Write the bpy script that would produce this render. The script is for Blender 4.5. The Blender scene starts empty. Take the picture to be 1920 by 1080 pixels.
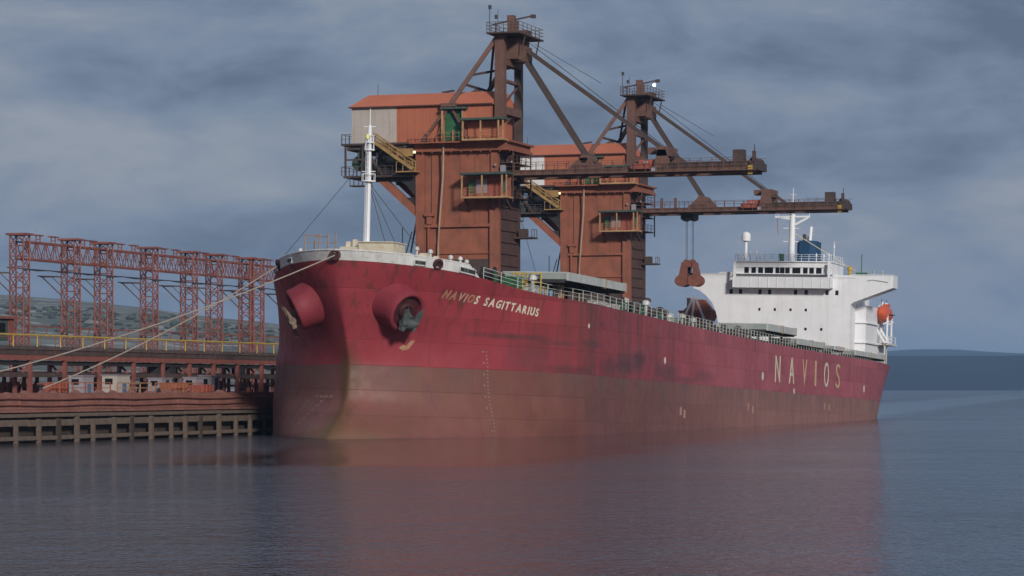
import bpy, bmesh, math, random
import numpy as np
from mathutils import Vector, Matrix, Euler
random.seed(7)
R = math.radians
SC = bpy.context.scene
COL = SC.collection

# ------------------------------------------------------------------ camera
cam = bpy.data.cameras.new('camera')
cam.sensor_width = 36.0
cam.lens = 36.0 * 5530.0 / 1920.0
cam.shift_y = 187.0 / 1920.0
cam.clip_start = 1.0
cam.clip_end = 60000.0
co = bpy.data.objects.new('camera', cam)
co.location = (0, 0, 4.74)
co.rotation_euler = (R(90), 0, 0)
COL.objects.link(co)
SC.camera = co

# ------------------------------------------------------------------ sun and sky
SUN = Vector((0.31, -0.80, 0.34)).normalized()      # direction towards the sun
sl = bpy.data.lights.new('sun', 'SUN')
sl.energy = 3.2
sl.angle = R(7)
sl.color = (1.0, 0.95, 0.88)
so = bpy.data.objects.new('sun', sl)
so.rotation_euler = SUN.to_track_quat('Z', 'Y').to_euler()
COL.objects.link(so)

W = bpy.data.worlds.new('World')
SC.world = W
W.use_nodes = True
nt = W.node_tree
nt.nodes.clear()
def N(tree, typ, **kw):
    n = tree.nodes.new(typ)
    for k, v in kw.items():
        if k.startswith('i_'):
            n.inputs[k[2:].replace('_', ' ')].default_value = v
        else:
            setattr(n, k, v)
    return n
L = nt.links.new
tc = N(nt, 'ShaderNodeTexCoord')
sky = N(nt, 'ShaderNodeTexSky', sky_type='NISHITA')
sky.sun_disc = False
sky.sun_elevation = math.asin(SUN.z)
sky.sun_rotation = math.atan2(SUN.x, SUN.y)
bg1 = N(nt, 'ShaderNodeBackground', i_Strength=0.055)
L(sky.outputs[0], bg1.inputs['Color'])
# layered stratocumulus: noise over the view direction, squashed vertically so that banks lie flat
def cloud_noise(scale, loc, detail, rough, dist=0.0):
    mp = N(nt, 'ShaderNodeMapping')
    mp.inputs['Scale'].default_value = scale
    mp.inputs['Location'].default_value = loc
    L(tc.outputs['Generated'], mp.inputs['Vector'])
    n = N(nt, 'ShaderNodeTexNoise')
    n.inputs['Scale'].default_value = 1.0
    n.inputs['Detail'].default_value = detail
    n.inputs['Roughness'].default_value = rough
    n.inputs['Distortion'].default_value = dist
    L(mp.outputs[0], n.inputs['Vector'])
    return n.outputs['Fac']
n1 = cloud_noise((6.0, 6.0, 17), (2.8, 0.7, 5.4), 3.0, 0.5, 0.35)
n2 = cloud_noise((15, 15, 40), (0.3, 1.8, 3.7), 10.0, 0.62, 0.3)
n3 = cloud_noise((3.0, 3.0, 5.0), (0.2, 1.7, 0.0), 2.0, 0.5, 0.0)
def math_node(op, a, b):
    m = N(nt, 'ShaderNodeMath', operation=op)
    for i, v in enumerate((a, b)):
        if isinstance(v, (int, float)):
            m.inputs[i].default_value = v
        else:
            L(v, m.inputs[i])
    return m.outputs[0]
f = math_node('ADD', math_node('MULTIPLY', n1, 0.54), math_node('MULTIPLY', n2, 0.46))
ramp = N(nt, 'ShaderNodeValToRGB')
e = ramp.color_ramp.elements
e[0].position = 0.40; e[0].color = (0.100, 0.132, 0.205, 1)
e[1].position = 0.61; e[1].color = (0.320, 0.342, 0.395, 1)
m_ = ramp.color_ramp.elements.new(0.50); m_.color = (0.192, 0.238, 0.332, 1)
L(f, ramp.inputs[0])
bg2 = N(nt, 'ShaderNodeBackground', i_Strength=1.0)
L(ramp.outputs[0], bg2.inputs['Color'])
mx = N(nt, 'ShaderNodeMixShader')
# thin spots of the deck let some of the blue sky through
thin = N(nt, 'ShaderNodeMapRange')
thin.inputs['From Min'].default_value = 0.35; thin.inputs['From Max'].default_value = 0.7
thin.inputs['To Min'].default_value = 0.97; thin.inputs['To Max'].default_value = 0.86
L(n3, thin.inputs['Value'])
L(thin.outputs[0], mx.inputs[0])
L(bg1.outputs[0], mx.inputs[1]); L(bg2.outputs[0], mx.inputs[2])
wo = N(nt, 'ShaderNodeOutputWorld')
L(mx.outputs[0], wo.inputs['Surface'])

vs = SC.view_settings
vs.view_transform = 'Standard'; vs.look = 'None'; vs.exposure = 0.0; vs.gamma = 1.0
vs.use_curve_mapping = False
SC.cycles.max_bounces = 6
SC.cycles.volume_bounces = 0
SC.cycles.use_denoising = True

# ------------------------------------------------------------------ helpers
class MB:
    """Collects simple solids and links them as one mesh object."""
    def __init__(s):
        s.v = []; s.f = []; s.mi = []
    def add(s, vs, fs, m=0):
        o = len(s.v)
        s.v += [tuple(q) for q in vs]
        s.f += [tuple(i + o for i in q) for q in fs]
        s.mi += [m] * len(fs)
    def box(s, a, b, m=0):
        x0, x1 = sorted((a[0], b[0])); y0, y1 = sorted((a[1], b[1])); z0, z1 = sorted((a[2], b[2]))
        s.add([(x0,y0,z0),(x1,y0,z0),(x1,y1,z0),(x0,y1,z0),(x0,y0,z1),(x1,y0,z1),(x1,y1,z1),(x0,y1,z1)],
              [(0,3,2,1),(4,5,6,7),(0,1,5,4),(1,2,6,5),(2,3,7,6),(3,0,4,7)], m)
    def cyl(s, a, b, r, r2=None, n=8, m=0, caps=True):
        a = Vector(a); b = Vector(b); d = b - a
        if d.length < 1e-6: return
        r2 = r if r2 is None else r2
        z = d.normalized()
        u = z.orthogonal().normalized() if abs(z.z) > 0.99 else Vector((0,0,1)).cross(z).normalized()
        w = z.cross(u)
        vs = []
        ph = math.pi / n
        for c, rr in ((a, r), (b, r2)):
            for i in range(n):
                t = 2*math.pi*i/n + ph
                vs.append(c + (u*math.cos(t) + w*math.sin(t))*rr)
        fs = [(i, (i+1) % n, n+(i+1) % n, n+i) for i in range(n)]
        if caps:
            fs.append(tuple(reversed(range(n)))); fs.append(tuple(range(n, 2*n)))
        s.add(vs, fs, m)
    def bar(s, a, b, t, m=0):
        s.cyl(a, b, t*0.7071, n=4, m=m)
    def beam(s, a, b, wd, ht, m=0):
        """rectangular beam, wd across, ht in the vertical plane"""
        a = Vector(a); b = Vector(b); z = (b-a).normalized()
        u = Vector((1,0,0)) if abs(z.z) > 0.99 else Vector((0,0,1)).cross(z).normalized()
        w = z.cross(u)
        vs = []
        for c in (a, b):
            for i, j in ((-1,-1),(1,-1),(1,1),(-1,1)):
                vs.append(c + u*(i*wd/2) + w*(j*ht/2))
        s.add(vs, [(3,2,1,0),(4,5,6,7),(0,1,5,4),(1,2,6,5),(2,3,7,6),(3,0,4,7)], m)
    def tube(s, pts, r, n=6, m=0):
        pts = [Vector(p) for p in pts]
        rings = []
        for i, p in enumerate(pts):
            z = (pts[min(i+1, len(pts)-1)] - pts[max(i-1, 0)]).normalized()
            u = Vector((0,0,1)).cross(z)
            u = u.normalized() if u.length > 0.05 else Vector((1,0,0))
            w = z.cross(u)
            rr = r[i] if isinstance(r, (list, tuple)) else r
            rings.append([p + (u*math.cos(2*math.pi*k/n) + w*math.sin(2*math.pi*k/n))*rr for k in range(n)])
        vs = [q for g in rings for q in g]
        fs = []
        for i in range(len(pts)-1):
            for k in range(n):
                fs.append((i*n+k, i*n+(k+1) % n, (i+1)*n+(k+1) % n, (i+1)*n+k))
        fs.append(tuple(reversed(range(n)))); fs.append(tuple((len(pts)-1)*n+k for k in range(n)))
        s.add(vs, fs, m)
    def prism(s, poly, axis, lo, hi, m=0):
        """polygon in the two other axes (in x,y,z order) pushed along axis from lo to hi"""
        n = len(poly)
        def mk(p, h):
            q = list(p); q.insert(axis, h); return q
        vs = [mk(p, lo) for p in poly] + [mk(p, hi) for p in poly]
        fs = [(i, (i+1) % n, n+(i+1) % n, n+i) for i in range(n)]
        fs.append(tuple(reversed(range(n)))); fs.append(tuple(range(n, 2*n)))
        s.add(vs, fs, m)
    def sphere(s, c, r, n=12, k=8, m=0, sc=(1,1,1)):
        c = Vector(c); vs = []; fs = []
        for j in range(k+1):
            th = math.pi*j/k
            for i in range(n):
                ph = 2*math.pi*i/n
                vs.append(c + Vector((math.sin(th)*math.cos(ph)*r*sc[0], math.sin(th)*math.sin(ph)*r*sc[1], math.cos(th)*r*sc[2])))
        for j in range(k):
            for i in range(n):
                fs.append((j*n+i, (j+1)*n+i, (j+1)*n+(i+1) % n, j*n+(i+1) % n))
        s.add(vs, fs, m)
    def torus(s, c, ax, R0, r, n=20, k=8, m=0, sq=1.0):
        c = Vector(c); z = Vector(ax).normalized()
        u = Vector((0,0,1)).cross(z)
        u = u.normalized() if u.length > 0.05 else Vector((1,0,0))
        w = z.cross(u); vs = []; fs = []
        for i in range(n):
            t = 2*math.pi*i/n; d = u*math.cos(t)*sq + w*math.sin(t)
            for j in range(k):
                q = 2*math.pi*j/k
                vs.append(c + d*(R0 + r*math.cos(q)) + z*(r*math.sin(q)))
        for i in range(n):
            for j in range(k):
                fs.append((i*k+j, ((i+1) % n)*k+j, ((i+1) % n)*k+(j+1) % k, i*k+(j+1) % k))
        s.add(vs, fs, m)
    def grid(s, rows, m=0, flip=False, loop=False):
        nr = len(rows); nc = len(rows[0]); vs = [q for r_ in rows for q in r_]; fs = []
        for i in range(nr-1):
            for j in range(nc if loop else nc-1):
                q = (i*nc+j, i*nc+(j+1) % nc, (i+1)*nc+(j+1) % nc, (i+1)*nc+j)
                fs.append(tuple(reversed(q)) if flip else q)
        s.add(vs, fs, m)
    def mesh(s, name, mats, smooth=False, fix=True):
        me = bpy.data.meshes.new(name)
        me.from_pydata(s.v, [], s.f)
        for mm in (mats if isinstance(mats, (list, tuple)) else [mats]):
            me.materials.append(mm)
        me.polygons.foreach_set('material_index', s.mi)
        if fix:
            bm = bmesh.new(); bm.from_mesh(me)
            bmesh.ops.recalc_face_normals(bm, faces=bm.faces[:])
            bm.to_mesh(me); bm.free()
        if smooth:
            me.polygons.foreach_set('use_smooth', [True]*len(me.polygons))
            try: me.set_sharp_from_angle(angle=R(38))
            except Exception: pass
        me.update()
        return me
    def build(s, name, mats, parent=None, smooth=False, fix=True):
        return link(name, s.mesh(name, mats, smooth, fix), parent)

def link(name, me, parent=None):
    o = bpy.data.objects.new(name, me)
    COL.objects.link(o)
    if parent is not None: o.parent = parent
    return o
def tag(o, label=None, cat=None, group=None, kind=None):
    for k, v in (('label', label), ('category', cat), ('group', group), ('kind', kind)):
        if v: o[k] = v
    return o
def empty(name, loc, rot=(0,0,0), **kw):
    o = bpy.data.objects.new(name, None)
    o.empty_display_size = 0.5
    o.location = loc; o.rotation_euler = rot
    COL.objects.link(o)
    return tag(o, **kw)
def copy_tree(o, parent=None):
    c = o.copy(); COL.objects.link(c); c.parent = parent
    for ch in list(o.children):
        copy_tree(ch, c)
    return c

# ------------------------------------------------------------------ materials
def new_mat(name):
    m = bpy.data.materials.new(name); m.use_nodes = True
    t = m.node_tree
    return m, t, t.nodes['Principled BSDF']
def mixc(t, fac, a, b, mode='MIX'):
    n = t.nodes.new('ShaderNodeMix'); n.data_type = 'RGBA'; n.blend_type = mode
    for sock, v in ((n.inputs[0], fac), (n.inputs[6], a), (n.inputs[7], b)):
        if isinstance(v, (int, float)): sock.default_value = v
        elif isinstance(v, (tuple, list)): sock.default_value = (*v[:3], 1)
        else: t.links.new(v, sock)
    return n.outputs[2]
def noise(t, scale, detail=4, rough=0.55, sc=(1,1,1), loc=(0,0,0), dist=0.0):
    c = t.nodes.new('ShaderNodeTexCoord'); mp = t.nodes.new('ShaderNodeMapping')
    mp.inputs['Scale'].default_value = sc; mp.inputs['Location'].default_value = loc
    t.links.new(c.outputs['Object'], mp.inputs['Vector'])
    n = t.nodes.new('ShaderNodeTexNoise')
    n.inputs['Scale'].default_value = scale; n.inputs['Detail'].default_value = detail
    n.inputs['Roughness'].default_value = rough; n.inputs['Distortion'].default_value = dist
    t.links.new(mp.outputs[0], n.inputs['Vector'])
    return n.outputs['Fac']
def rng(t, v, a, b, c=0.0, d=1.0, smooth=False):
    n = t.nodes.new('ShaderNodeMapRange')
    if smooth: n.interpolation_type = 'SMOOTHSTEP'
    for k, q in (('From Min', a), ('From Max', b), ('To Min', c), ('To Max', d)):
        n.inputs[k].default_value = q
    t.links.new(v, n.inputs['Value'])
    return n.outputs[0]
def mth(t, op, a, b=None):
    n = t.nodes.new('ShaderNodeMath'); n.operation = op
    for i, v in enumerate((a, b)):
        if v is None: continue
        if isinstance(v, (int, float)): n.inputs[i].default_value = v
        else: t.links.new(v, n.inputs[i])
    return n.outputs[0]
def paint(name, col, rough=0.55, var=0.25, scale=0.6, rust=0.0, rust_col=(0.12,0.05,0.025), streak=0.0, streak_col=(0.06,0.035,0.025), metal=0.0, bump=0.0, bscale=3.0, spec=0.35):
    """weathered paint or rusty steel: mottling, rust blooms and vertical run marks"""
    m, t, b = new_mat(name)
    dark = tuple(c*(1-var) for c in col); light = tuple(min(1, c*(1+var*0.6)) for c in col)
    c = mixc(t, rng(t, noise(t, scale, 5, 0.6), 0.3, 0.7), dark, light)
    if rust:
        c = mixc(t, mth(t, 'MULTIPLY', rng(t, noise(t, scale*1.7, 6, 0.65, loc=(4,2,7)), 0.52, 0.68), rust), c, rust_col)
    if streak:
        c = mixc(t, mth(t, 'MULTIPLY', rng(t, noise(t, 1.0, 5, 0.6, sc=(1.6,1.6,0.09), loc=(1,3,2)), 0.48, 0.72), streak), c, streak_col)
    t.links.new(c, b.inputs['Base Color'])
    b.inputs['Metallic'].default_value = metal
    b.inputs['Specular IOR Level'].default_value = spec
    r = rng(t, noise(t, scale*2.3, 4), 0.3, 0.7, max(0.05, rough-0.1), min(1, rough+0.12))
    t.links.new(r, b.inputs['Roughness'])
    if bump:
        bn = t.nodes.new('ShaderNodeBump'); bn.inputs['Strength'].default_value = 1.0; bn.inputs['Distance'].default_value = bump
        t.links.new(noise(t, bscale, 5), bn.inputs['Height']); t.links.new(bn.outputs[0], b.inputs['Normal'])
    return m
def glow(name, col, s):
    m, t, b = new_mat(name)
    b.inputs['Base Color'].default_value = (*col, 1)
    b.inputs['Emission Color'].default_value = (*col, 1); b.inputs['Emission Strength'].default_value = s
    return m

M = {}
M['white'] = paint('white paint', (0.76,0.77,0.79), 0.45, 0.07, 0.35, rust=0.06, rust_col=(0.45,0.33,0.22), streak=0.2, streak_col=(0.52,0.43,0.33))
M['white_grey'] = paint('greyed white paint', (0.68,0.69,0.71), 0.5, 0.06, 0.4, streak=0.15, streak_col=(0.48,0.44,0.4))  # slightly greyer white for the bridge walkway
M['white_dirty'] = paint('weathered white bulwark paint', (0.58,0.58,0.57), 0.5, 0.14, 0.8, rust=0.45, rust_col=(0.30,0.17,0.09), streak=0.45, streak_col=(0.30,0.26,0.22))
M['cream'] = paint('cream paint', (0.62,0.56,0.42), 0.5, 0.15, 1.2, rust=0.4, rust_col=(0.35,0.2,0.1))
M['glass'] = paint('dark window glass', (0.012,0.014,0.016), 0.12, 0.2, 1.0, spec=0.5)
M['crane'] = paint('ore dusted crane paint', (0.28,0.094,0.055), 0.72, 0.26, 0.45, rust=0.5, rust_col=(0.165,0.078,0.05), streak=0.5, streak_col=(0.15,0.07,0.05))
M['crane_side'] = paint('dark stained and shaded crane steel', (0.085,0.042,0.034), 0.75, 0.25, 0.5, rust=0.4, rust_col=(0.05,0.028,0.024), streak=0.5, streak_col=(0.06,0.035,0.03))  # grime, plus the shade of the seaward face put into the colour
M['pylon'] = paint('brown pylon steel', (0.145,0.075,0.058), 0.7, 0.22, 0.7, rust=0.4, rust_col=(0.08,0.045,0.035), streak=0.3)
M['steel'] = paint('grimy dark steel', (0.068,0.048,0.043), 0.7, 0.3, 0.8, rust=0.4, rust_col=(0.11,0.05,0.035))
M['boom'] = paint('boom steel', (0.125,0.068,0.052), 0.7, 0.3, 0.5, rust=0.5, rust_col=(0.19,0.075,0.05), streak=0.2)
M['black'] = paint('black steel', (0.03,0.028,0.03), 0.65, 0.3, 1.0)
M['roof'] = paint('orange roof sheeting', (0.47,0.148,0.082), 0.65, 0.1, 0.25, rust=0.15, rust_col=(0.38,0.12,0.08))
M['house'] = paint('orange wall sheeting', (0.40,0.128,0.070), 0.68, 0.14, 0.3, rust=0.25, rust_col=(0.28,0.1,0.065), streak=0.25, streak_col=(0.26,0.1,0.07))
M['grey_wall'] = paint('pale grey wall sheeting', (0.42,0.38,0.345), 0.65, 0.1, 0.4, rust=0.3, rust_col=(0.34,0.23,0.15), streak=0.3, streak_col=(0.34,0.24,0.17))
M['white_wall'] = paint('clean white wall sheeting', (0.66,0.66,0.66), 0.6, 0.08, 0.4, rust=0.15, rust_col=(0.45,0.3,0.2))
M['green'] = paint('dark green paint', (0.03,0.13,0.06), 0.55, 0.25, 1.0, rust=0.2)
M['green_roof'] = paint('dull green canopy', (0.05,0.085,0.075), 0.6, 0.2, 1.0, rust=0.3)
M['orange_rail'] = paint('orange frame paint', (0.34,0.125,0.07), 0.6, 0.2, 1.0, rust=0.3)
M['ochre'] = paint('rusted ochre frame', (0.40,0.24,0.12), 0.65, 0.25, 1.2, rust=0.4)
M['stair_yellow'] = paint('dirty yellow stair paint', (0.33,0.20,0.075), 0.65, 0.25, 1.0, rust=0.6, rust_col=(0.16,0.08,0.05))
M['yellow'] = paint('worn yellow paint', (0.46,0.31,0.06), 0.6, 0.22, 1.0, rust=0.35, rust_col=(0.25,0.13,0.05))
M['red'] = paint('red machinery paint', (0.33,0.085,0.06), 0.6, 0.2, 1.0, rust=0.3)
M['grab'] = paint('rust red grab steel', (0.19,0.068,0.045), 0.7, 0.3, 0.9, rust=0.5, rust_col=(0.11,0.045,0.03))
M['rope'] = paint('hemp mooring rope', (0.32,0.27,0.225), 0.85, 0.2, 2.0)
M['hose'] = paint('pale hose', (0.36,0.25,0.18), 0.8, 0.15, 1.0)
M['cable'] = paint('steel cable', (0.05,0.05,0.055), 0.6, 0.1, 1.0)
M['cover'] = paint('grey green hatch cover', (0.28,0.315,0.295), 0.6, 0.18, 0.4, rust=0.35, rust_col=(0.24,0.17,0.12), streak=0.3, streak_col=(0.2,0.18,0.15))
M['cover_edge'] = paint('rubbed pale cover edge', (0.44,0.46,0.45), 0.6, 0.15, 0.6, rust=0.4, rust_col=(0.3,0.2,0.13), streak=0.3, streak_col=(0.3,0.26,0.22))
M['deck'] = paint('rust red deck paint', (0.14,0.055,0.045), 0.75, 0.25, 0.3, rust=0.3)
M['rail_grey'] = paint('grey rail paint', (0.40,0.41,0.38), 0.6, 0.2, 0.5, rust=0.4)
M['anchor'] = paint('weathered anchor steel', (0.085,0.10,0.098), 0.6, 0.35, 1.6, rust=0.5, rust_col=(0.12,0.075,0.05))
M['stain_anchor'] = paint('muddy anchor steel', (0.19,0.135,0.10), 0.75, 0.35, 1.6, rust=0.5, rust_col=(0.09,0.06,0.045))
M['bolster'] = paint('crimson bolster paint', (0.225,0.030,0.042), 0.6, 0.15, 0.5, rust=0.25, rust_col=(0.16,0.03,0.03), streak=0.3, streak_col=(0.14,0.02,0.03))
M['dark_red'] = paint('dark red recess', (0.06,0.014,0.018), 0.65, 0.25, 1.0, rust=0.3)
M['funnel'] = paint('navy funnel paint', (0.018,0.065,0.135), 0.5, 0.2, 0.6, streak=0.2, streak_col=(0.02,0.03,0.05))
M['lifeboat'] = paint('orange lifeboat shell', (0.55,0.10,0.045), 0.4, 0.1, 0.8)
M['letter'] = paint('cream letter paint', (0.62,0.58,0.46), 0.6, 0.15, 1.5, rust=0.35, rust_col=(0.42,0.25,0.15))
M['letter_faded'] = paint('rust stained letter paint', (0.38,0.20,0.12), 0.65, 0.3, 2.0, rust=0.6, rust_col=(0.27,0.09,0.06))
M['draught'] = paint('worn draught mark paint', (0.26,0.155,0.13), 0.65, 0.2, 2.0)
M['letter_tan'] = paint('sun yellowed letter paint', (0.52,0.38,0.22), 0.65, 0.2, 2.0, rust=0.4, rust_col=(0.34,0.15,0.09))
M['letter_pink'] = paint('thin worn letter paint', (0.42,0.25,0.20), 0.65, 0.2, 2.0, rust=0.5, rust_col=(0.3,0.1,0.09))
M['gantry'] = paint('red oxide gantry steel', (0.235,0.080,0.064), 0.7, 0.25, 0.9, rust=0.45, rust_col=(0.13,0.055,0.045), streak=0.2)
M['quay'] = paint('ore stained concrete', (0.25,0.11,0.086), 0.85, 0.25, 0.5, rust=0.4, rust_col=(0.12,0.06,0.05), streak=0.4, streak_col=(0.12,0.055,0.045), bump=0.03)
M['quay_deck'] = paint('ore dusted quay surface', (0.20,0.085,0.07), 0.9, 0.25, 0.3, bump=0.02)
M['timber'] = paint('weathered fender timber', (0.145,0.108,0.085), 0.85, 0.3, 0.8, rust=0.35, rust_col=(0.11,0.05,0.035), streak=0.5, streak_col=(0.06,0.045,0.035), bump=0.02)
M['timber_dark'] = paint('dark brown timber', (0.06,0.045,0.038), 0.7, 0.3, 0.9, streak=0.3)  # darker timber for some fender posts and the wall behind them
M['belt'] = paint('dark conveyor cover', (0.075,0.052,0.048), 0.7, 0.3, 0.6, rust=0.5, rust_col=(0.14,0.06,0.05))
M['pale_cabin'] = paint('pale cabin paint', (0.28,0.26,0.29), 0.6, 0.12, 1.0, rust=0.35, rust_col=(0.3,0.2,0.17))
M['blue'] = paint('blue panel paint', (0.10,0.15,0.27), 0.55, 0.2, 1.0)
M['lamp'] = glow('lit lamp', (1.0,0.85,0.5), 1.2)
M['lamp_white'] = glow('bright lit lamp', (1.0,0.98,0.95), 6.0)
M['lamp_green'] = glow('lit navigation lamp', (0.6,0.6,0.15), 0.25)

# ------------------------------------------------------------------ water
def make_water():
    m, t, b = new_mat('harbour water')
    b.inputs['Base Color'].default_value = (0.020, 0.023, 0.031, 1)
    b.inputs['IOR'].default_value = 1.333
    b.inputs['Roughness'].default_value = 0.05
    b.inputs['Specular IOR Level'].default_value = 0.5
    # three sizes of ripple, then broad patches where the breeze ruffles the surface
    a = noise(t, 1.0, 3, 0.55, sc=(0.9, 0.55, 1), dist=0.3)
    c = noise(t, 1.0, 4, 0.6, sc=(0.16, 0.09, 1), dist=0.3)
    d = noise(t, 1.0, 2, 0.5, sc=(3.2, 2.3, 1))
    patch = rng(t, noise(t, 1.0, 3, 0.5, sc=(0.014, 0.026, 1)), 0.35, 0.68, 0.75, 1.5)
    # the water lies smoother in the lee close under the ship's side
    g = t.nodes.new('ShaderNodeNewGeometry'); s3 = t.nodes.new('ShaderNodeSeparateXYZ'); t.links.new(g.outputs['Position'], s3.inputs[0])
    away = mth(t, 'SUBTRACT', mth(t, 'MULTIPLY', s3.outputs[0], 0.951), mth(t, 'MULTIPLY', mth(t, 'SUBTRACT', s3.outputs[1], 276.0), 0.309))
    ahead = mth(t, 'ADD', mth(t, 'MULTIPLY', s3.outputs[0], 0.309), mth(t, 'MULTIPLY', mth(t, 'SUBTRACT', s3.outputs[1], 276.0), 0.951))
    wob = mth(t, 'MULTIPLY', mth(t, 'SUBTRACT', noise(t, 1.0, 3, 0.55, sc=(0.03, 0.05, 1), loc=(3,1,0)), 0.5), 26.0)
    lee = mth(t, 'MULTIPLY', rng(t, mth(t, 'ADD', ahead, wob), -106, -86, smooth=True), rng(t, mth(t, 'ADD', mth(t, 'ADD', away, mth(t, 'MULTIPLY', ahead, 0.12)), mth(t, 'MULTIPLY', wob, 0.4)), 25, 15, smooth=True))
    lee = mth(t, 'MULTIPLY', lee, rng(t, mth(t, 'ADD', away, mth(t, 'MULTIPLY', ahead, 0.12)), -18, -2, smooth=True))
    patch = mth(t, 'MULTIPLY', patch, rng(t, lee, 0, 1, 1.9, 0.20))
    h = mth(t, 'ADD', mth(t, 'MULTIPLY', a, 0.085), mth(t, 'ADD', mth(t, 'MULTIPLY', c, 0.14), mth(t, 'ADD', mth(t, 'MULTIPLY', d, 0.058), mth(t, 'MULTIPLY', noise(t, 1.0, 3, 0.6, sc=(6.5, 1.5, 1)), 0.040))))
    bn = t.nodes.new('ShaderNodeBump'); bn.inputs['Strength'].default_value = 1.0; bn.inputs['Distance'].default_value = 1.0
    t.links.new(mth(t, 'MULTIPLY', h, patch), bn.inputs['Height'])
    t.links.new(bn.outputs[0], b.inputs['Normal'])
    mb = MB()
    mb.add([(-14000,-1500,0),(14000,-1500,0),(14000,21000,0),(-14000,21000,0)], [(0,1,2,3)])
    tag(mb.build('water', m, fix=False), kind='structure', label='grey blue rippled harbour water')
make_water()

# ------------------------------------------------------------------ hills: terrain strips along the far shores
def fbm(x, y, o=5, seed=0):
    rs = np.random.RandomState(seed); s = 0.0; a = 1.0
    for k in range(o):
        p = rs.rand(4)*6.28; th = rs.rand(2)*6.28
        s += a*0.5*(math.sin((x*math.cos(th[0])+y*math.sin(th[0]))*2**k + p[0] + 1.3*math.sin(y*2**k*0.7+p[2])) +
                    math.sin((x*math.cos(th[1])+y*math.sin(th[1]))*2**k*1.3 + p[1] + 1.1*math.sin(x*2**k*0.8+p[3])))
        a *= 0.52
    return s
def hill_mat(name, ca, cb, cc, sc):
    m, t, b = new_mat(name)
    c = mixc(t, rng(t, noise(t, sc, 5, 0.6), 0.38, 0.62), ca, cb)
    c = mixc(t, mth(t, 'MULTIPLY', rng(t, noise(t, sc*2.6, 4, 0.6, loc=(3,9,1)), 0.55, 0.62), 0.9), c, cc)
    t.links.new(c, b.inputs['Base Color']); b.inputs['Roughness'].default_value = 0.95
    b.inputs['Specular IOR Level'].default_value = 0.1
    return m
HEIGHT = {}
def terrain(name, mat, az0, az1, na, r0, rr, r1, nr, ridge, seed, label, rough=0.08):
    """ridge(az) = height of the crest at distance rr; shore at r0, land runs back to r1"""
    def hgt(az, r):
        k = (r-r0)/(rr-r0); H = ridge(az)
        prof = (k*k*(3-2*k)) if k < 1 else max(0.0, 1-(r-rr)/(r1-rr)*0.75)
        x = r*math.sin(az); y = r*math.cos(az)
        return x, y, H*prof*(1 + rough*fbm(x/320, y/320, 5, seed)) + 0.6 + H*0.10*fbm(x/900, y/900, 3, seed+5)*min(1, k)
    HEIGHT[name] = hgt
    mb = MB(); rows = []
    for i in range(nr+1):
        v = i/nr; r = r0 + (r1-r0)*v; row = []
        for j in range(na+1):
            az = az0 + (az1-az0)*j/na
            H = ridge(az)
            k = (r-r0)/(rr-r0)
            prof = (k*k*(3-2*k)) if k < 1 else max(0.0, 1-(r-rr)/(r1-rr)*0.75)
            x = r*math.sin(az); y = r*math.cos(az)
            z = H*prof*(1 + rough*fbm(x/320, y/320, 5, seed)) + (0.6 if i else -6)
            z += H*0.10*fbm(x/900, y/900, 3, seed+5)*min(1, k)
            row.append((x, y, max(z, 0.3) if i else -6))
        rows.append(row)
    mb.grid(rows)
    o = mb.build(name, mat, smooth=True)
    tag(o, kind='structure', label=label)
    return o
def lerp_tab(tab):
    xs = [q[0] for q in tab]; ys = [q[1] for q in tab]
    return lambda az: float(np.interp(az, xs, ys))
near_green = hill_mat('hillside fields', (0.10,0.112,0.092), (0.19,0.195,0.172), (0.36,0.35,0.33), 0.0125)
far_wood = hill_mat('far wooded shore', (0.006,0.016,0.030), (0.013,0.027,0.043), (0.02,0.036,0.052), 0.004)
A = lambda px: math.atan((px-960)/5530.0)
terrain('hillside', near_green, A(-2600), A(1250), 190, 1350, 3000, 4200, 46,
        lerp_tab([(A(-2600),120),(A(-900),108),(A(-200),104),(A(0),101),(A(279),88),(A(398),77),(A(520),70),(A(800),44),(A(1050),18),(A(1250),2)]), 3,
        'green grey hillside with scattered pale fields behind the gantry')
terrain('headland', far_wood, A(900), A(3600), 150, 5600, 6600, 8200, 22,
        lerp_tab([(A(900),6),(A(1300),40),(A(1650),79),(A(1760),77),(A(1920),79),(A(2400),88),(A(3600),60)]), 8,
        'dark blue wooded headland low across the water', rough=0.05)
terrain('mountain', far_wood, A(300), A(4200), 150, 9000, 11500, 14500, 18,
        lerp_tab([(A(300),20),(A(900),70),(A(1500),128),(A(1700),144),(A(1760),140),(A(1830),130),(A(1920),126),(A(2600),150),(A(4200),110)]), 12,
        'pale blue far mountain ridge behind the headland', rough=0.05)

# woods and hedges on the near hillside: many small clumps that read as one mass
def woods():
    rs = random.Random(21); q = MB()
    for _ in range(2600):
        az = A(rs.uniform(-700, 1150)); r = rs.uniform(1500, 3050)
        x, y, z = HEIGHT['hillside'](az, r)
        if fbm(x/140, y/190, 4, 31) < 0.25: continue
        s = rs.uniform(2.5, 5.5); h = s*rs.uniform(.45, .85)
        ring = [(x+s*math.cos(k*1.2566+s)*rs.uniform(.7,1.1), y+s*math.sin(k*1.2566+s)*rs.uniform(.7,1.1), z+h*rs.uniform(.35,.6)) for k in range(5)]
        q.add(ring + [(x+rs.uniform(-1,1), y+rs.uniform(-1,1), z+h), (x, y, z-1.5)], [(k, (k+1) % 5, 5) for k in range(5)] + [((k+1) % 5, k, 6) for k in range(5)])
    m = hill_mat('woodland leaves', (0.065,0.080,0.056), (0.10,0.112,0.08), (0.12,0.125,0.10), 0.02)
    tag(q.build('hillside_woods', m, fix=False), kind='stuff', label='dark scattered woods and hedges on the hillside')
woods()

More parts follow.
